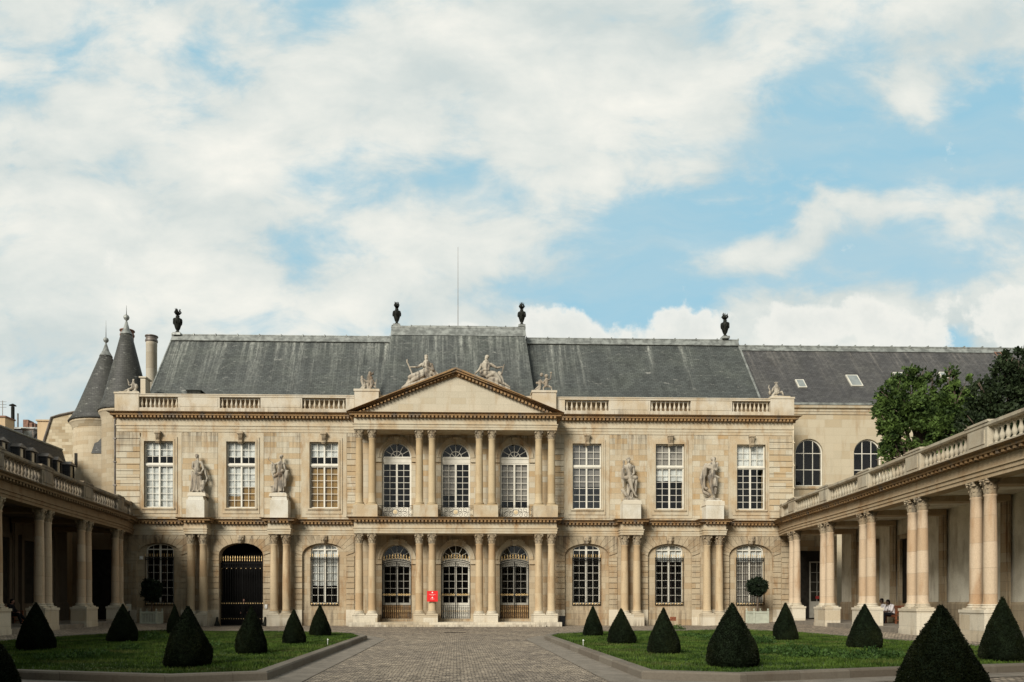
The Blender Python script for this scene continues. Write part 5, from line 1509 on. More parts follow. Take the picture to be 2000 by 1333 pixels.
sculpture('statue', 'robed stone woman raising a sickle in her left-hand side arm', SG, PAIRS[1], -.45, 8.42, 272, 350, 790, [
    (360,178,362,215,17,17),(300,250,412,250,26,26),(350,255,350,340,54,44),(345,345,345,440,48,60),
    (292,252,222,268,22,17),(222,268,206,228,17,13),(206,228,166,205,7,7),(166,205,140,180,7,7),(140,180,144,150,7,6),(144,150,164,130,6,5),
    (200,262,195,400,24,20,15,15),(205,400,248,560,22,15,15,10),(240,275,250,400,32,26,15,10),(415,255,440,380,23,18),(440,380,487,376,15,11,0,-20),
    (252,480,392,380,27,28,-30,-30),(440,400,428,640,30,20,5,5),(470,390,450,520,20,12),(215,690,220,745,28,28,-20,-20),(215,660,190,655,16,10,-30,-50)],
    [(360,135,30,40),(365,118,36,30,8),(352,142,8,14,-28),(215,655,26,24,-20),(330,772,125,30,0)], [(170,485,775,835,110,.9)],
    folds=[(310,450,285,735,50,55,5,-8),(368,450,370,725,36,42,4,-5),(330,450,325,735,55,65,5,25)], seed=5)
sculpture('statue', 'bare-chested stone man in a hat holding up a torch', SG, PAIRS[2], -.45, 8.02, 246, 350, 860, [
    (320,236,325,270,18,20),(268,292,400,296,28,26),(325,300,325,385,60,46),(328,390,348,480,46,54),
    (262,295,226,338,24,19),(226,338,246,250,18,13),(246,262,243,215,12,22),(402,300,408,400,22,18),(408,400,348,462,17,13,0,-45),
    (290,470,440,468,38,34,-10,0),(445,465,432,740,24,16,10,10),(240,330,238,620,26,14,10,10),(218,340,210,480,16,10),
    (340,510,366,640,38,26,-15,-25),(366,640,428,752,25,14,-25,-20),(385,515,335,660,36,26),(335,660,300,790,24,15),(240,690,292,762,28,26),(300,795,270,800,16,12,-10,-40),(430,760,445,775,16,12,-20,-50)],
    [(320,205,29,38),(318,172,48,14),(318,158,28,18),(320,210,8,14,-28),(275,828,60,34,-10),(440,830,55,30,-10),(350,820,95,45),(215,672,22,18)], [(215,505,845,905,115,.97)],
    folds=[(345,580,350,790,45,52,4,28)], seed=7)
sculpture('statue', 'hooded bearded stone man clutching a cloak over a loincloth', SG, PAIRS[3], -.45, 8.02, 246, 335, 860, [
    (345,212,345,262,22,10,-25,-35),(350,205,340,250,20,24),(272,262,398,250,30,28),(335,262,335,345,58,50),(328,350,325,440,48,58),
    (262,262,242,295,24,20),(242,295,375,345,22,17,-10,-45),(404,236,396,335,24,20),(396,335,356,240,18,13,-15,-40),
    (230,260,152,480,36,32,20,15),(152,480,182,690,26,12,15,5),(215,300,215,430,34,28,15,15),(190,420,205,620,26,16,12,8),
    (295,420,425,466,26,15,-30,-30),(290,450,312,620,42,28,-10,-15),(312,620,352,765,26,14,-15,-10),(385,455,386,610,38,26),(386,610,378,715,24,16),
    (200,700,285,742,28,26),(352,770,345,785,16,12,-10,-45)],
    [(350,172,30,38),(346,160,44,38,8),(350,178,8,14,-30),(235,638,30,28),(235,828,50,38),(412,822,52,34),(325,825,110,45)], [(180,490,850,920,115,.97)],
    folds=[(345,430,365,600,30,30,3,-20)], seed=9)
RG = 'reclining figures on the pediment'
kx = 281.8
sculpture('reclining_figure', 'reclining stone woman on left pediment slope holding a broad-bladed staff', RG, at(832, 740, -1.2)[0], -1.15, at(832, 745, -1.2)[1], kx, 475, 590, [
    (475,225,475,265,20,22),(400,292,570,292,34,34),(485,275,490,400,72,60),(400,295,320,342,30,22,0,-20),(320,342,205,345,21,13,-20,-30),
    (135,240,232,470,11,17,-30,-20),(575,292,612,390,30,24),(612,390,705,475,21,13),(490,420,330,480,75,60,0,-20),(330,480,190,520,58,42,-20,-10),
    (420,480,235,590,52,40,-30,-30),(235,590,60,700,36,18,-20,-10),(200,540,110,660,36,22,10,10),(560,430,640,480,42,26),(430,330,600,390,24,22,-50,-30),(520,500,560,560,60,40),
    (60,712,650,505,26,26,30,30),(60,712,650,505,24,24,-30,-30),(300,560,460,560,50,40,0,0)],
    [(480,185,32,42),(478,135,36,26),(478,160,38,30,8),(480,192,8,14,-32),(140,240,17,44,-30),(490,470,90,60)], [], voxel=.034, cat='statue', seed=2)
sculpture('reclining_figure', 'reclining stone woman on right pediment slope leaning on a torch', RG, at(950, 740, -1.2)[0], -1.15, at(950, 745, -1.2)[1], kx, 1545, 590, [
    (1545,220,1545,262,20,22),(1470,290,1638,292,34,34),(1540,275,1540,395,72,60),(1465,292,1420,380,28,22),(1420,380,1330,470,22,13),
    (1600,300,1570,400,24,20,-30,-50),(1570,400,1480,400,20,14,-50,-60),(1638,292,1730,345,30,22),(1730,345,1850,332,20,12,0,-20),(1866,290,1815,460,10,14,-25,-15),
    (1560,450,1685,450,60,50),(1685,450,1560,520,44,28,-20,-40),(1700,470,1800,590,58,40),(1800,590,1965,690,36,16),(1780,430,1842,575,34,20,15,10),
    (1340,500,1960,735,26,26,30,30),(1340,500,1960,735,24,24,-30,-30),(1600,540,1760,590,55,50)],
    [(1545,180,32,42),(1560,145,42,36,8),(1535,188,8,14,-32),(1530,455,110,70),(1460,430,40,36,-40)], [], voxel=.034, cat='statue', seed=4)
PG = 'groups of stone children on the parapet'
s_ = 575
sculpture('putto_group', 'three stone children wrestling with a spear, left of the pediment', PG, -5.72, -.0, 15.22, s_, 545, 1010, [
    (350,600,430,820,78,88),(380,560,540,690,34,26,-40,-60),(380,860,200,1000,52,26),(440,860,400,990,60,40,-20,-30),
    (620,450,580,700,82,78),(690,400,780,290,30,18),(570,720,570,980,68,38),(720,640,720,800,78,72,-30,-30),(780,680,862,780,30,24,-40,-40),
    (878,570,850,890,13,15,-40,-40),(800,850,955,972,40,22,-30,-30),(680,860,655,985,58,40,-40,-40),(560,470,540,600,26,22,-60,-60)],
    [(345,500,62,66),(635,340,64,70),(740,360,48,52),(700,530,58,60,-30),(560,980,380,60)], [(130,960,1010,1095,150,1)], voxel=.035, seed=2)
sculpture('putto_group', 'two stone children, one lifting a torch, right of the pediment', PG, 5.72, -.0, 15.22, s_, 590, 1060, [
    (470,640,460,900,70,62),(410,850,200,1030,44,24),(450,950,290,1035,46,34,-20,-20),(540,660,600,760,26,22,-40,-40),
    (710,600,700,790,80,78),(790,590,865,560,34,28),(865,560,882,350,28,16),(740,810,880,870,48,38,-20,-20),(880,870,932,1045,34,20),
    (680,830,590,890,44,34,-30,-50),(590,890,590,1020,34,24,-50,-50),(630,620,570,740,26,20,-40,-50)],
    [(520,395,70,74),(355,700,52,48,20),(700,445,74,80),(885,315,50,30),(590,1040,390,50)], [(170,1010,1055,1150,150,1)], voxel=.035, seed=3)
sculpture('putto_group', 'seated stone figure with raised wing on the left parapet corner', PG, wx(-21.25), .4, 14.97, 810, 840, 1030, [
    (940,440,925,680,92,84),(880,480,730,550,34,28),(730,550,660,400,28,20),(630,220,720,430,26,42),(850,690,430,850,72,28),
    (1000,480,1080,600,60,80),(950,870,1110,880,70,60,-40,-40),(1050,780,1150,860,60,40,-60,-60)],
    [(945,320,58,62),(945,235,60,38),(1090,600,90,150),(700,880,95,85),(830,970,420,60)], [(320,1340,940,1040,330,1)], voxel=.035, seed=4)
sculpture('putto_group', 'two stone children on the right parapet corner, one arm raised', PG, wx(21.3), .4, 14.97, 655, 750, 1085, [
    (650,560,650,790,118,100),(545,560,440,760,40,40),(375,670,312,560,32,24),(312,560,345,450,24,16),(780,600,765,710,38,32,-40,-60),(765,710,650,745,30,22,-60,-80),
    (700,810,880,750,58,46,-30,-40),(880,750,985,970,44,24,-40,-40),(560,820,480,930,60,44)],
    [(655,445,58,64),(650,355,88,44),(385,790,75,105),(700,980,360,80)], [(300,1210,985,1090,260,.9)], voxel=.035, seed=5)

# ------------------------------------------------------------------ vegetation
def tufts(surface_pts, normals, rng, size, per=1, lift=.5, droop=.0):
    """small leaf faces standing off the given surface points"""
    P = np.repeat(surface_pts, per, 0); N_ = np.repeat(normals, per, 0); n = len(P)
    d = N_+rng.normal(0, lift, (n,3)); d /= np.linalg.norm(d, axis=1)[:,None]
    r = rng.normal(0, 1, (n,3)); t = np.cross(d, r); t /= np.linalg.norm(t, axis=1)[:,None]
    s = size*rng.uniform(.6, 1.4, n)[:,None]
    P = P+rng.normal(0, size*.4, (n,3))
    a = P-t*s*.35; b = P+t*s*.35; c = P+t*s*.25+d*s; e = P-t*s*.25+d*s
    return np.stack([a,b,c,e], 1)
CONE = [(0,.80),(.03,.92),(.09,1.0),(.18,.99),(.3,.92),(.45,.76),(.6,.57),(.75,.37),(.87,.20),(.95,.09),(1,.02)]
def cone_r(z): return np.interp(z, [c[0] for c in CONE], [c[1] for c in CONE])
def cone_meshes(seed, n=30000, flare=1.0):
    rng = np.random.default_rng(seed); m = MB(); nz, na = 26, 36; ph = rng.uniform(0, 6, 6)
    def rad(z, a): return cone_r(z)*(1+.05*np.sin(2*a+ph[0]+3*z)+.04*np.sin(3*a+ph[1]+7*z)+.03*np.sin(5*a+ph[2]-9*z)+.022*np.sin(9*a+ph[3]+17*z)+.015*np.sin(14*a+ph[4]+31*z))
    for j in range(nz+1):
        z = j/nz
        for i in range(na):
            a = math.tau*i/na; r = rad(z, a)*.5*.965; m.v.append((r*math.cos(a), r*math.sin(a), z*1.0))
    for j in range(nz):
        for i in range(na):
            k = (i+1)%na; m.f.append((j*na+i, j*na+k, (j+1)*na+k, (j+1)*na+i))
    m.f.append(tuple(range(na-1,-1,-1))); m.f.append(tuple(nz*na+i for i in range(na)))
    core = m.mesh('core', M['yew_core'], True)
    z = rng.uniform(0, 1, n*3); z = z[rng.uniform(0, 1, n*3) < cone_r(z)+.06][:n]; a = rng.uniform(0, math.tau, len(z)); r = rad(z, a)*.5*.975
    P = np.stack([r*np.cos(a), r*np.sin(a), z], 1); N_ = np.stack([np.cos(a), np.sin(a), np.full(len(z), .35)], 1)
    q = tufts(P, N_, rng, .015, 1, .45)
    return core, quads('foliage', q, M['yew'])
CM = [cone_meshes(s) for s in (11, 12, 13)]
CONES = [ # u, base v (front), width px, top v, label
    (70,1272,75,1177,'dark clipped yew cone on the left lawn nearest the left colonnade'),
    (240,1256,58,1180,'dark clipped yew cone in front of the left planter, near the facade'),
    (341,1240,31,1180,'yew cone half hidden behind the biggest cone of the left lawn'),
    (367,1306,100,1184,'largest, nearest clipped yew cone on the left lawn'),
    (491,1279,66,1185,'tall yew cone standing before the black carriage gate'),
    (574,1260,50,1190,'clipped yew cone before the left facade columns, second from the central path'),
    (625,1244,46,1181,'small clipped yew cone on the left lawn closest to the portico'),
    (1158,1244,42,1183,'smallest clipped yew cone on the right lawn, closest to the portico'),
    (1213,1259,57,1188,'clipped yew cone on the right lawn, second from the central path'),
    (1296,1280,64,1187,'clipped yew cone on the right lawn beside the brown wall hatch'),
    (1430,1306,103,1178,'large blunt-topped yew cone in the middle of the right lawn'),
    (1534,1253,51,1177,'clipped yew cone before the first columns of the right colonnade'),
    (1689,1269,66,1180,'clipped yew cone before the bench with two people'),
    (1958,1294,86,1166,'yew cone on the right lawn at the right edge of the view'),
    (1838,1378,172,1181,'very large near yew cone cut off by the bottom of the view'),
    (-52,1378,172,1188,'near yew cone mostly outside the left edge, only a flank showing')]
for i, (u, vb, w, vt, lab) in enumerate(CONES):
    zl = .13
    zc = F*(EYE-zl)/(vb-HZ)
    rpx = w/2
    w *= .93
    X, Y = ground_at(u, vb, zl); rm = w*zc/F/2
    # the measured base line is the front of the foot: the centre stands one radius farther
    Y += rm*.8; X = at(u, vb, Y)[0]; zc2 = (Y-CAMY)*cC+X*cS; rm = w*zc2/F/2
    top = EYE+(HZ-vt)*zc2/F
    h = top-zl
    t = thing('yew_cone', lab, 'topiary', (X, Y, zl-.01), random.Random(i).uniform(0, 6.28), 'clipped yew cones on the lawns')
    core, fol = CM[i % 3]
    for me, nm in ((core, 'core'), (fol, 'foliage')):
        obj(nm, me, t, sc=(rm*2, rm*2, h))
    m = MB(); m.lathe([(.05,0),(.045,.12)], n=8, z=-.05); m.build('trunk', M['bark'], t)

def crown(blobs, n, size, rng, mat, name='crown'):
    """leaf faces in clumps spread over a set of ellipsoids"""
    allq = []
    vol = np.array([b[3]*b[4]*b[5] for b in blobs]); vol = vol/vol.sum()
    for b, f in zip(blobs, vol):
        k = max(20, int(n*f)); ncl = max(6, k//45)
        d = rng.normal(0, 1, (ncl,3)); d /= np.linalg.norm(d, axis=1)[:,None]
        rad = rng.uniform(.55, 1.03, ncl)[:,None]
        cc = d*rad
        idx = rng.integers(0, ncl, k)
        p = cc[idx]+rng.normal(0, .10, (k,3))
        p = p*np.array(b[3:6])+np.array(b[:3])
        nn = d[idx]+np.array([0,0,.5])
        allq.append(tufts(p, nn, rng, size, 1, .8))
    return obj(name, quads(name, np.concatenate(allq), mat))
def tree(name, label, x, y, z_first, blobs, n, size, mat, seed, group=None):
    rng = np.random.default_rng(seed); t = thing(name, label, 'tree', (x, y, 0), group=group)
    c = crown([(bx-x, by-y, bz, a, b, c_) for bx, by, bz, a, b, c_ in blobs], n, size, rng, mat); c.parent = t
    m = MB(); top = max(b[2] for b in blobs)
    m.tube([(0,0,-.1),(.05,.02,z_first*.5),(-.04,0,z_first),(0,.05,top)], .26, 10, .06); tr = m.build('trunk', M['bark'], t, smooth=True)
    m = MB()
    for i, b in enumerate(blobs):
        z0 = z_first*.8+ (b[2]-z_first)*.35
        m.tube([(0,0,z0), ((b[0]-x)*.5, (b[1]-y)*.5, (z0+b[2])/2+.1), (b[0]-x, b[1]-y, b[2])], .10, 7, .03)
        rr = random.Random(seed*10+i)
        for _ in range(4): m.tube([((b[0]-x)*.8,(b[1]-y)*.8,b[2]-.2),(b[0]-x+rr.uniform(-1,1)*b[3]*.8, b[1]-y+rr.uniform(-1,1)*b[4]*.8, b[2]+rr.uniform(-.3,.8)*b[5])], .045, 5, .012)
    m.build('limbs', M['bark'], tr, smooth=True)
    return t
def TB(u, v, Y, r, rz=None): X, Z = at(u, v, Y); return (X, Y, Z, r, r, rz or r)
Yt = -8.0
tree('broadleaf_tree', 'light green leafy tree rising behind the right balustrade', *(at(1795, 900, Yt)[0], Yt), 6.5,
     [TB(1760,794,Yt,1.26,1.5), TB(1782,754,Yt,0.70,.95), TB(1808,760,Yt,0.65,1.0), TB(1742,850,Yt,0.79,1.3), TB(1785,845,Yt,1.30,1.5), TB(1735,890,Yt,0.65,.8), TB(1835,830,Yt,1.02,1.5), TB(1775,732,Yt,0.28,.5), TB(1722,830,Yt,0.42,.6), TB(1752,745,Yt,0.20,.4), TB(1800,734,Yt,0.19,.4), TB(1822,739,Yt,0.28,.42), TB(1728,776,Yt+.3,0.37,.5)],
     14500, .15, M['leaf'], 21)
tree('broadleaf_tree', 'rounder light green tree just right of it, against the dark tree', *(at(1865, 900, -9)[0], -9.0), 6.5,
     [TB(1862,794,-9,0.84,1.2), TB(1856,748,-9,0.35,.8), TB(1853,725,-9,0.15,.4), TB(1880,767,-9,0.56,.8), TB(1885,810,-9,0.74,1.1), TB(1850,840,-9,0.93,1.2), TB(1900,835,-9,0.84,1.1)],
     9500, .15, M['leaf'], 22)
tree('dark_tree', 'dark dense tree filling the right edge above the balustrade', *(at(1990, 900, -12)[0], -12.0), 6.0,
     [TB(1975,760,-12,1.1,1.6), TB(1960,720,-12,.5,.9), TB(1988,705,-12,.5,.7), TB(2020,730,-12,1.2,1.3), TB(1935,800,-12,1.1,1.3), TB(1915,775,-12,.6,.9), TB(1960,840,-12,1.3,1.2), TB(2030,810,-12,1.5,1.6), TB(1900,840,-12,.9,.9)],
     22000, .14, M['leaf_dark'], 23)
def ball_tree(u, v0, v1, w, Y, label, plabel):
    X, Zt = at(u, v0, Y); _, Zb = at(u, v1, Y); r = w/2/30.7; rz = (Zt-Zb)/2; zc = (Zt+Zb)/2
    t = thing('ball_tree', label, 'topiary', (X, Y, .6), group='ball-headed trees in white planters')
    rng = np.random.default_rng(int(u)); bl = [(0,0,zc-.6,r*.88,r*.88,rz*.90)]
    rr = random.Random(int(u))
    for i in range(22):
        a = rr.uniform(0,6.28); e = rr.uniform(-1.2,1.2); bl.append((math.cos(a)*r*.70*math.cos(e), math.sin(a)*r*.70*math.cos(e), zc-.6+rz*.70*math.sin(e), r*.28, r*.28, rz*.28))
    c = crown(bl, 9000, .075, rng, M['ball']); c.parent = t
    m = MB()
    for b in bl: m.ell(b[:3], b[3]*.93, b[4]*.93, b[5]*.93, 12, 8)
    m.build('core', M['yew_core'], t, smooth=True)
    m = MB(); m.tube([(0,0,0),(.02,0,.6),(0,0,zc-.6)], .055, 8, .045); m.build('trunk', M['bark'], t, smooth=True)
    p = thing('planter_box', plabel, 'planter', (X, Y, 0), .12 if u > 900 else 0, group='white planter boxes with ball finials')
    s = .47
    for dx in (-1, 1):
        for dy in (-1, 1):
            q = MB(); q.box(dx*s-.05, dx*s+.05, dy*s-.05, dy*s+.05, gz(X,Y), 1.0); po = q.build('post', M['planter'], p)
            q = MB(); q.ell((dx*s, dy*s, 1.07), .05, .05, .06, 10, 8); q.lathe([(.025,0),(.02,.04)], dx*s, dy*s, 8, 1.0); q.build('ball_finial', M['planter'], po, smooth=True)
    for i in range(4):
        q = MB(); a = i*math.pi/2; L_ = s-.05
        q.box(-L_, L_, -s-.0, -s+.03, .30, .84) if u > 900 else None
        if u < 900:
            for j in range(9): xx = -L_+.04+(2*L_-.08)*j/8; q.box(xx-.03, xx+.03, -s, -s+.03, .28, .86)
        q.box(-L_, L_, -s-.03, -s+.035, .84, .95); q.box(-L_, L_, -s-.03, -s+.035, .18, .30)
        q.build('side_panel', M['planter'], p, rot=(0,0,a))
    q = MB(); q.box(-s+.04, s-.04, -s+.04, s-.04, .25, .80); q.build('soil_box', M['bark'], p)
ball_tree(1479, 1128, 1166, 40, -1.75, 'dark ball-headed tree in the planter before the right-end window', 'solid pale green planter box below the right ball tree')
ball_tree(296, 1130, 1176, 42, -1.75, 'dark ball-headed tree in the planter before the left-end window', 'slatted pale planter box below the left ball tree')
def weeds():
    rng = np.random.default_rng(5); Q = []
    spots = [(301,1250,.45,.5),(119,1291,.5,.35),(153,1288,.5,.3),(190,1283,.4,.3),(250,1272,.35,.4),(90,1290,.3,.25),(410,1262,.4,.2),
             (1325,1232,.35,.45),(1350,1245,.6,.25),(1390,1248,.6,.25),(1495,1260,.35,.5),(1512,1278,.5,.3),(1545,1274,.5,.35),(1590,1280,.5,.35),(1620,1285,.5,.35),(1665,1288,.6,.35),(1700,1285,.4,.45),(1735,1285,.5,.3),(1560,1285,.4,.3),(1470,1250,.4,.25)]
    for u, v, r, h in spots:
        X, Y = ground_at(u, v, .13); k = int(700*r)
        a = rng.uniform(0, 6.28, k); rr = r*np.sqrt(rng.uniform(0,1,k)); z = .13+h*.62*rng.uniform(0,1,k)**.9*(1-(rr/r)**2*.6)
        P = np.stack([X+rr*np.cos(a), Y+rr*np.sin(a), z], 1); N_ = np.tile([0,0,1.0], (k,1))
        Q.append(tufts(P, N_, rng, .055, 1, .7))
    stuff(obj('weeds', quads('weeds', np.concatenate(Q), M['weed'])), 'straggling clumps of taller weeds growing in both lawns', 'weeds')
weeds()

# ------------------------------------------------------------------ people
def person(label, loc, rz, pose, top, legs_m, skin, hair_m, group=None, voxel=.016):
    """pose: joints in metres; one continuous body, clothing and hair as children"""
    t = thing('person', label, 'person', loc, rz, group)
    J = {k: Vector(v) for k, v in pose.items()}
    b = MB(); hd = J['head']
    b.ell(hd, .078, .095, .115, 14, 10); b.ell(hd+Vector((0,-.03,-.05)), .055, .06, .06)
    b.ell(hd+Vector((0,-.098,-.012)), .014, .02, .025, 8, 6)
    b.ell(hd+Vector((-.076,0,-.01)), .014,.02,.03,6,5); b.ell(hd+Vector((.076,0,-.01)), .014,.02,.03,6,5)
    b.ell(hd+Vector((0,-.085,-.062)), .024,.012,.008,6,4)
    b.cap(hd+Vector((0,.01,-.08)), J['neck'], .052, .058)
    b.cap(J['neck'], J['chest'], .09, .135); b.cap(J['chest'], J['pelvis'], .135, .15)
    for s in ('l', 'r'):
        b.cap(J['neck']+Vector((0,0,-.05)), J['sho_'+s], .07, .062); b.cap(J['sho_'+s], J['elb_'+s], .055, .042); b.cap(J['elb_'+s], J['wri_'+s], .042, .028)
        d = (J['wri_'+s]-J['elb_'+s]).normalized(); sd = d.cross(Vector((0,0,1)))
        if sd.length < .1: sd = Vector((1,0,0))
        sd.normalize(); pal = J['wri_'+s]+d*.05
        b.cap(J['wri_'+s], pal+d*.03, .027, .034)
        for i, q in enumerate((-.03,-.01,.01,.03)):
            f0 = pal+d*.04+sd*q; f1 = f0+d*(.045-.006*abs(i-1.5))+Vector((0,0,-.012)); b.cap(f0, f1, .0105, .009, 6); b.cap(f1, f1+d*.02+Vector((0,0,-.02)), .009, .008, 6)
        b.cap(pal+sd*.028, pal+sd*.055+d*.03, .012, .009, 6)
        b.cap(J['hip_'+s], J['kne_'+s], .088, .062); b.cap(J['kne_'+s], J['ank_'+s], .058, .04)
        b.cap(J['ank_'+s], J['ank_'+s]+J['toe']*.17+Vector((0,0,-.04)), .045, .035)
    obj('body', remesh(b, 'body', skin, voxel, 2), t)
    c = MB(); c.cap(J['neck']+Vector((0,0,-.03)), J['chest'], .10, .165); c.cap(J['chest'], J['pelvis'], .165, .17)
    for s in ('l', 'r'):
        c.cap(J['neck']+Vector((0,0,-.05)), J['sho_'+s], .085, .08); e = J['elb_'+s]; c.cap(J['sho_'+s], e, .074, .062)
        if top == M['coat']: c.cap(e, J['wri_'+s], .06, .045)
    obj('shirt' if top != M['coat'] else 'coat', remesh(c, 'shirt', top, .02, 2), t)
    c = MB(); c.cap(J['pelvis'], J['pelvis']+Vector((0,0,-.02)), .165, .165)
    for s in ('l', 'r'): c.cap(J['hip_'+s], J['kne_'+s], .108, .08); c.cap(J['kne_'+s], J['ank_'+s]+Vector((0,0,.03)), .076, .062)
    obj('trousers', remesh(c, 'trousers', legs_m, .02, 2), t)
    h = MB(); h.ell(hd+Vector((0,.018,.03)), .092, .105, .105); h.ell(hd+Vector((0,.05,-.03)), .08, .07, .10)
    if hair_m: obj('hair', remesh(h, 'hair', hair_m, .02, 1), t)
    for s in ('l', 'r'):
        sh = MB(); a = J['ank_'+s]; sh.cap(a+Vector((0,0,-.03)), a+J['toe']*.19+Vector((0,0,-.055)), .05, .04); sh.build('shoe', M['trousers'], t, smooth=True)
    return t
SIT = dict(head=(0,-.10,1.17), neck=(0,-.04,.99), chest=(0,0,.80), pelvis=(0,.06,.50), toe=(0,-1,0),
    sho_l=(-.19,-.02,.93), sho_r=(.19,-.02,.93), elb_l=(-.24,-.12,.68), elb_r=(.24,-.12,.68), wri_l=(-.10,-.34,.62), wri_r=(.10,-.34,.62),
    hip_l=(-.10,.04,.47), hip_r=(.10,.04,.47), kne_l=(-.12,-.42,.50), kne_r=(.12,-.42,.50), ank_l=(-.12,-.44,.08), ank_r=(.12,-.44,.08))
def lean(p, **k): q = dict(p); q.update(k); return q
def bench(label, x, y, rz, L_=1.6, z=.42):
    t = thing('bench', label, 'bench', (x, y, z), rz, 'wooden benches in the galleries'); h = L_/2
    for dx in (-h+.05, h-.05):
        for dy, zt in ((-.22, .64), (.24, .92)):
            m = MB(); m.box(dx-.035, dx+.035, dy-.035, dy+.035, 0, zt); m.build('leg', M['wood'], t)
        m = MB(); m.box(dx-.04, dx+.04, -.28, .26, .64, .68); m.build('armrest', M['wood'], t)
        m = MB(); m.box(dx-.025, dx+.025, -.19, .21, .14, .19); m.build('stretcher', M['wood'], t)
    m = MB()
    for i in range(5): m.box(-h+.02, h-.02, -.23+i*.09, -.16+i*.09, .42, .45)
    m.box(-h+.08, h-.08, -.20, -.17, .34, .42); m.build('seat', M['wood'], t)
    m = MB(); m.box(-h+.085, h-.085, .22, .26, .86, .94); m.box(-h+.085, h-.085, .22, .26, .52, .58)
    n = int(L_/.11)
    for i in range(n): xx = -h+.14+(L_-.28)*i/(n-1); m.box(xx-.025, xx+.025, .228, .252, .58, .86)
    m.build('backrest', M['wood'], t)
    return t
FZ = .42
# right gallery: bench against the back wall, its end towards the camera; sitters face the court
zc = 40.0; k = (1757-CX0)/F; bx = zc*(k*cC+cS); by = CAMY+zc*(cC-k*cS)
bench('reddish brown slatted bench by the plaster wall of the right colonnade', bx-.15, by+.55, R(-90)+R(4))
person('person in white shirt sitting nearer on the right bench, head bowed', (bx-.25, by+.35, FZ), R(-90), lean(SIT, head=(.03,-.20,1.13), elb_l=(-.25,-.16,.66)), M['shirt'], M['trousers'], M['skin_dark'], M['hair'], 'seated people')
person('person in white shirt on right bench, leaning forward beyond the nearer sitter', (bx-.24, by+1.02, FZ), R(-98), lean(SIT, head=(0,-.14,1.2)), M['shirt'], M['trousers'], M['skin_dark'], M['hair'], 'seated people')
zc = 39.3; k = (14-CX0)/F; lx = zc*(k*cC+cS); ly = CAMY+zc*(cC-k*cS)
bench('dark shaded bench in the left colonnade', lx-.1, ly+.3, R(90)-R(4), 1.7)
person('person in dark coat sitting on the left bench with legs stretched out', (lx+.05, ly+.2, FZ), R(90), lean(SIT, kne_l=(-.12,-.46,.52), kne_r=(.12,-.46,.46), ank_r=(.12,-.78,.08), ank_l=(-.12,-.6,.08)), M['coat'], M['trousers'], M['skin'], M['hair'], 'seated people')
person('dark-clothed person at the left edge, half cut off beside a pedestal', (lx-.45, ly-.5, FZ), R(80), SIT, M['coat'], M['trousers'], M['skin'], M['hair'], 'seated people')
STAND = dict(head=(0,-.02,1.62), neck=(0,0,1.45), chest=(0,0,1.25), pelvis=(0,0,.96), toe=(0,-1,0),
    sho_l=(-.19,0,1.39), sho_r=(.19,0,1.39), elb_l=(-.25,.02,1.12), elb_r=(.25,.02,1.12), wri_l=(-.22,-.12,.92), wri_r=(.22,-.12,.92),
    hip_l=(-.10,0,.93), hip_r=(.10,0,.93), kne_l=(-.11,-.02,.50), kne_r=(.11,.03,.50), ank_l=(-.11,0,.08), ank_r=(.12,.06,.08))
X, _ = at(476, 1175, .75)
person('person in dark coat standing behind the bars of the carriage gate', (X, .8, 0), R(15), STAND, M['coat'], M['trousers'], M['skin'], None, 'standing people')

# ------------------------------------------------------------------ small things
def bin_(u, vt, vb, label, rubbish):
    X, Z = at(u, vt, -1.3); t = thing('litter_bin', label, 'bin', (X, -1.3, 0), group='black litter bins by the steps')
    m = MB(); m.tbox(0, 0, 0, Z, .15, .15, .18, .18); m.build('body', M['bin'], t)
    m = MB(); m.box(-.2, .2, -.2, -.17, Z-.03, Z+.02); m.box(-.2, .2, .17, .2, Z-.03, Z+.02); m.box(-.2, -.17, -.17, .17, Z-.03, Z+.02); m.box(.17, .2, -.17, .17, Z-.03, Z+.02); m.build('rim', M['bin'], t)
    if rubbish:
        m = MB(); rr = random.Random(3)
        for _ in range(7): m.ell((rr.uniform(-.09,.09), rr.uniform(-.09,.09), Z+.05+rr.uniform(0,.1)), rr.uniform(.05,.09), .06, .05, 7, 5)
        m.build('rubbish', M['bag'], t)
bin_(695.5, 1203, 1225, 'black litter bin heaped with rubbish, left of the portico steps', True)
bin_(1098, 1204, 1223, 'empty looking black litter bin right of the portico steps', False)
def red_sign():
    u, v = 844.5, 1165; X, Z = at(u, v, -1.68)
    t = thing('red_sign', 'square red notice with small white lettering strapped to a column', 'sign', (X, -1.68, Z))
    m = MB(); m.box(-.34, .34, -.02, .02, -.335, .335); m.build('board', M['red'], t)
    w = MB(); p = MB(); y0, y1 = -.026, -.0205
    for zc in (.235, -.085):
        w.prism([(math.cos(a)*.042, zc+math.sin(a)*.045) for a in [math.tau*i/10 for i in range(10)]], y0, y1)
    def line(z, half, h):
        rr = random.Random(int(z*1000)+5); x = -half
        while x < half:
            l = rr.uniform(.018, .03); p.box(x, min(half, x+l), y0, y1, z-h/2, z+h/2*(1 if rr.random() < .7 else .6)); x += l+.009
    line(.115, .20, .028); line(.065, .10, .024); line(-.17, .13, .026); line(-.215, .035, .018)
    w.build('emblem', M['sign_white'], t, fix=True); p.build('lettering', M['sign_pink'], t)
red_sign()
for u, lab in ((424, 'black conical guard stone at the left foot of the carriage gate'), (518, 'black conical guard stone at the right foot of the carriage gate')):
    X, _ = at(u, 1215, -.3); m = MB(); m.lathe([(.19,0),(.17,.1),(.10,.32),(.075,.48),(.085,.52),(.05,.58),(.01,.6)], n=14)
    tag(m.build('guard_stone', M['bronze'], None, smooth=True, loc=(X, -.3, 0)), lab, 'bollard', 'guard stones at the carriage gate')
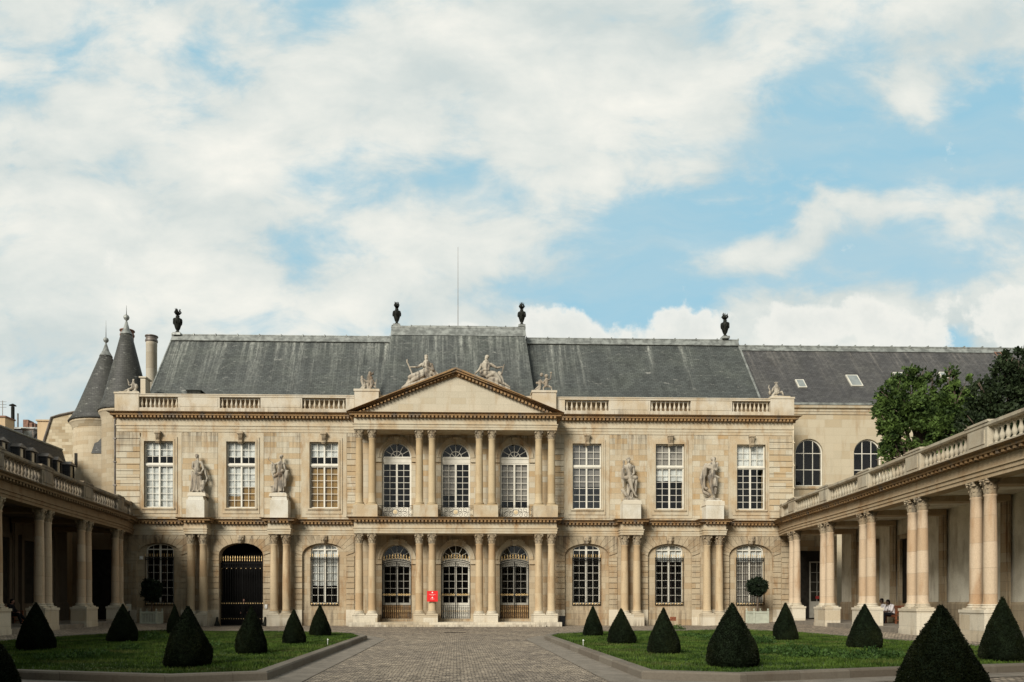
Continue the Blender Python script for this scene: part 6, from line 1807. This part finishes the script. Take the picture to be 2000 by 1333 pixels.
X, Z = at(276.5, 1090, -.1); m = MB(); m.box(-.09,.09,-.14,0,-.11,.11); m.tube([(0,-.1,-.02),(0,-.3,-.07)], .05, 10); tag(m.build('security_camera', M['plastic_white'], None, loc=(X,-.06,Z)), 'small white camera box on the wall left of the first window', 'camera')
X, Z = at(519.5, 1185, -.1); m = MB(); m.box(-.08,.08,-.05,0,-.13,.13); d = m.build('entry_phone', M['plastic_white'], None, loc=(X,-.06,Z)); tag(d, 'white entry phone panel with a black button right of the carriage gate', 'intercom')
m = MB(); m.ell((0,-.055,-.04), .03, .012, .03, 8, 6); m.build('button', M['iron'], d)
X, Z = at(1315, 1209, 0); m = MB(); m.box(-.2,.2,-.012,.005,-.13,.13)
for i in range(6): m.box(-.18,.18,-.022,-.012,-.11+i*.04,-.09+i*.04)
m.build('wall_hatch', M['wood'], palace, loc=(X,.068,Z))
for u, v, lab in ((640,1262,'thin white lawn sprinkler standing on the left lawn'),(1139,1264,'thin white lawn sprinkler standing on the right lawn')):
    X, Y = ground_at(u, v, .13); t = thing('sprinkler', lab, 'sprinkler', (X, Y, .13), group='lawn sprinklers')
    m = MB(); m.lathe([(.008,0),(.008,.17),(.018,.19),(.018,.22),(.006,.24)], n=8); m.build('stem', M['plastic_white'], t); m = MB(); m.box(-.01,.035,-.008,.008,.20,.215); m.build('nozzle', M['plastic_white'], t)
for u, v in ((888,1227.5),(888,1236)):
    X, Y = ground_at(u, v); m = MB(); m.box(-.55,.55,-.16,.16,.0,.012)
    for i in range(9): m.box(-.5+i*.12,-.44+i*.12,-.12,.12,.012,.018)
    tag(m.build('drain_cover', M['iron'], None, loc=(X,Y,0)), 'flat dark drain cover nearest the portico steps' if v < 1230 else 'flat dark drain cover farther out in the central path', 'drain cover', 'drain covers in the courtyard')
X, _ = at(243, 1185, -2.2)
t = thing('information_stand', 'narrow dark post with a pale notice beside the left planter', 'sign', (at(252,1185,-1.5)[0], -1.5, 0))
m = MB(); m.box(-.04,.04,-.04,.04,0,1.25); m.build('post', M['iron'], t); m = MB(); m.box(-.16,.16,-.06,-.045,1.0,1.42); m.build('notice', M['plaster'], t)
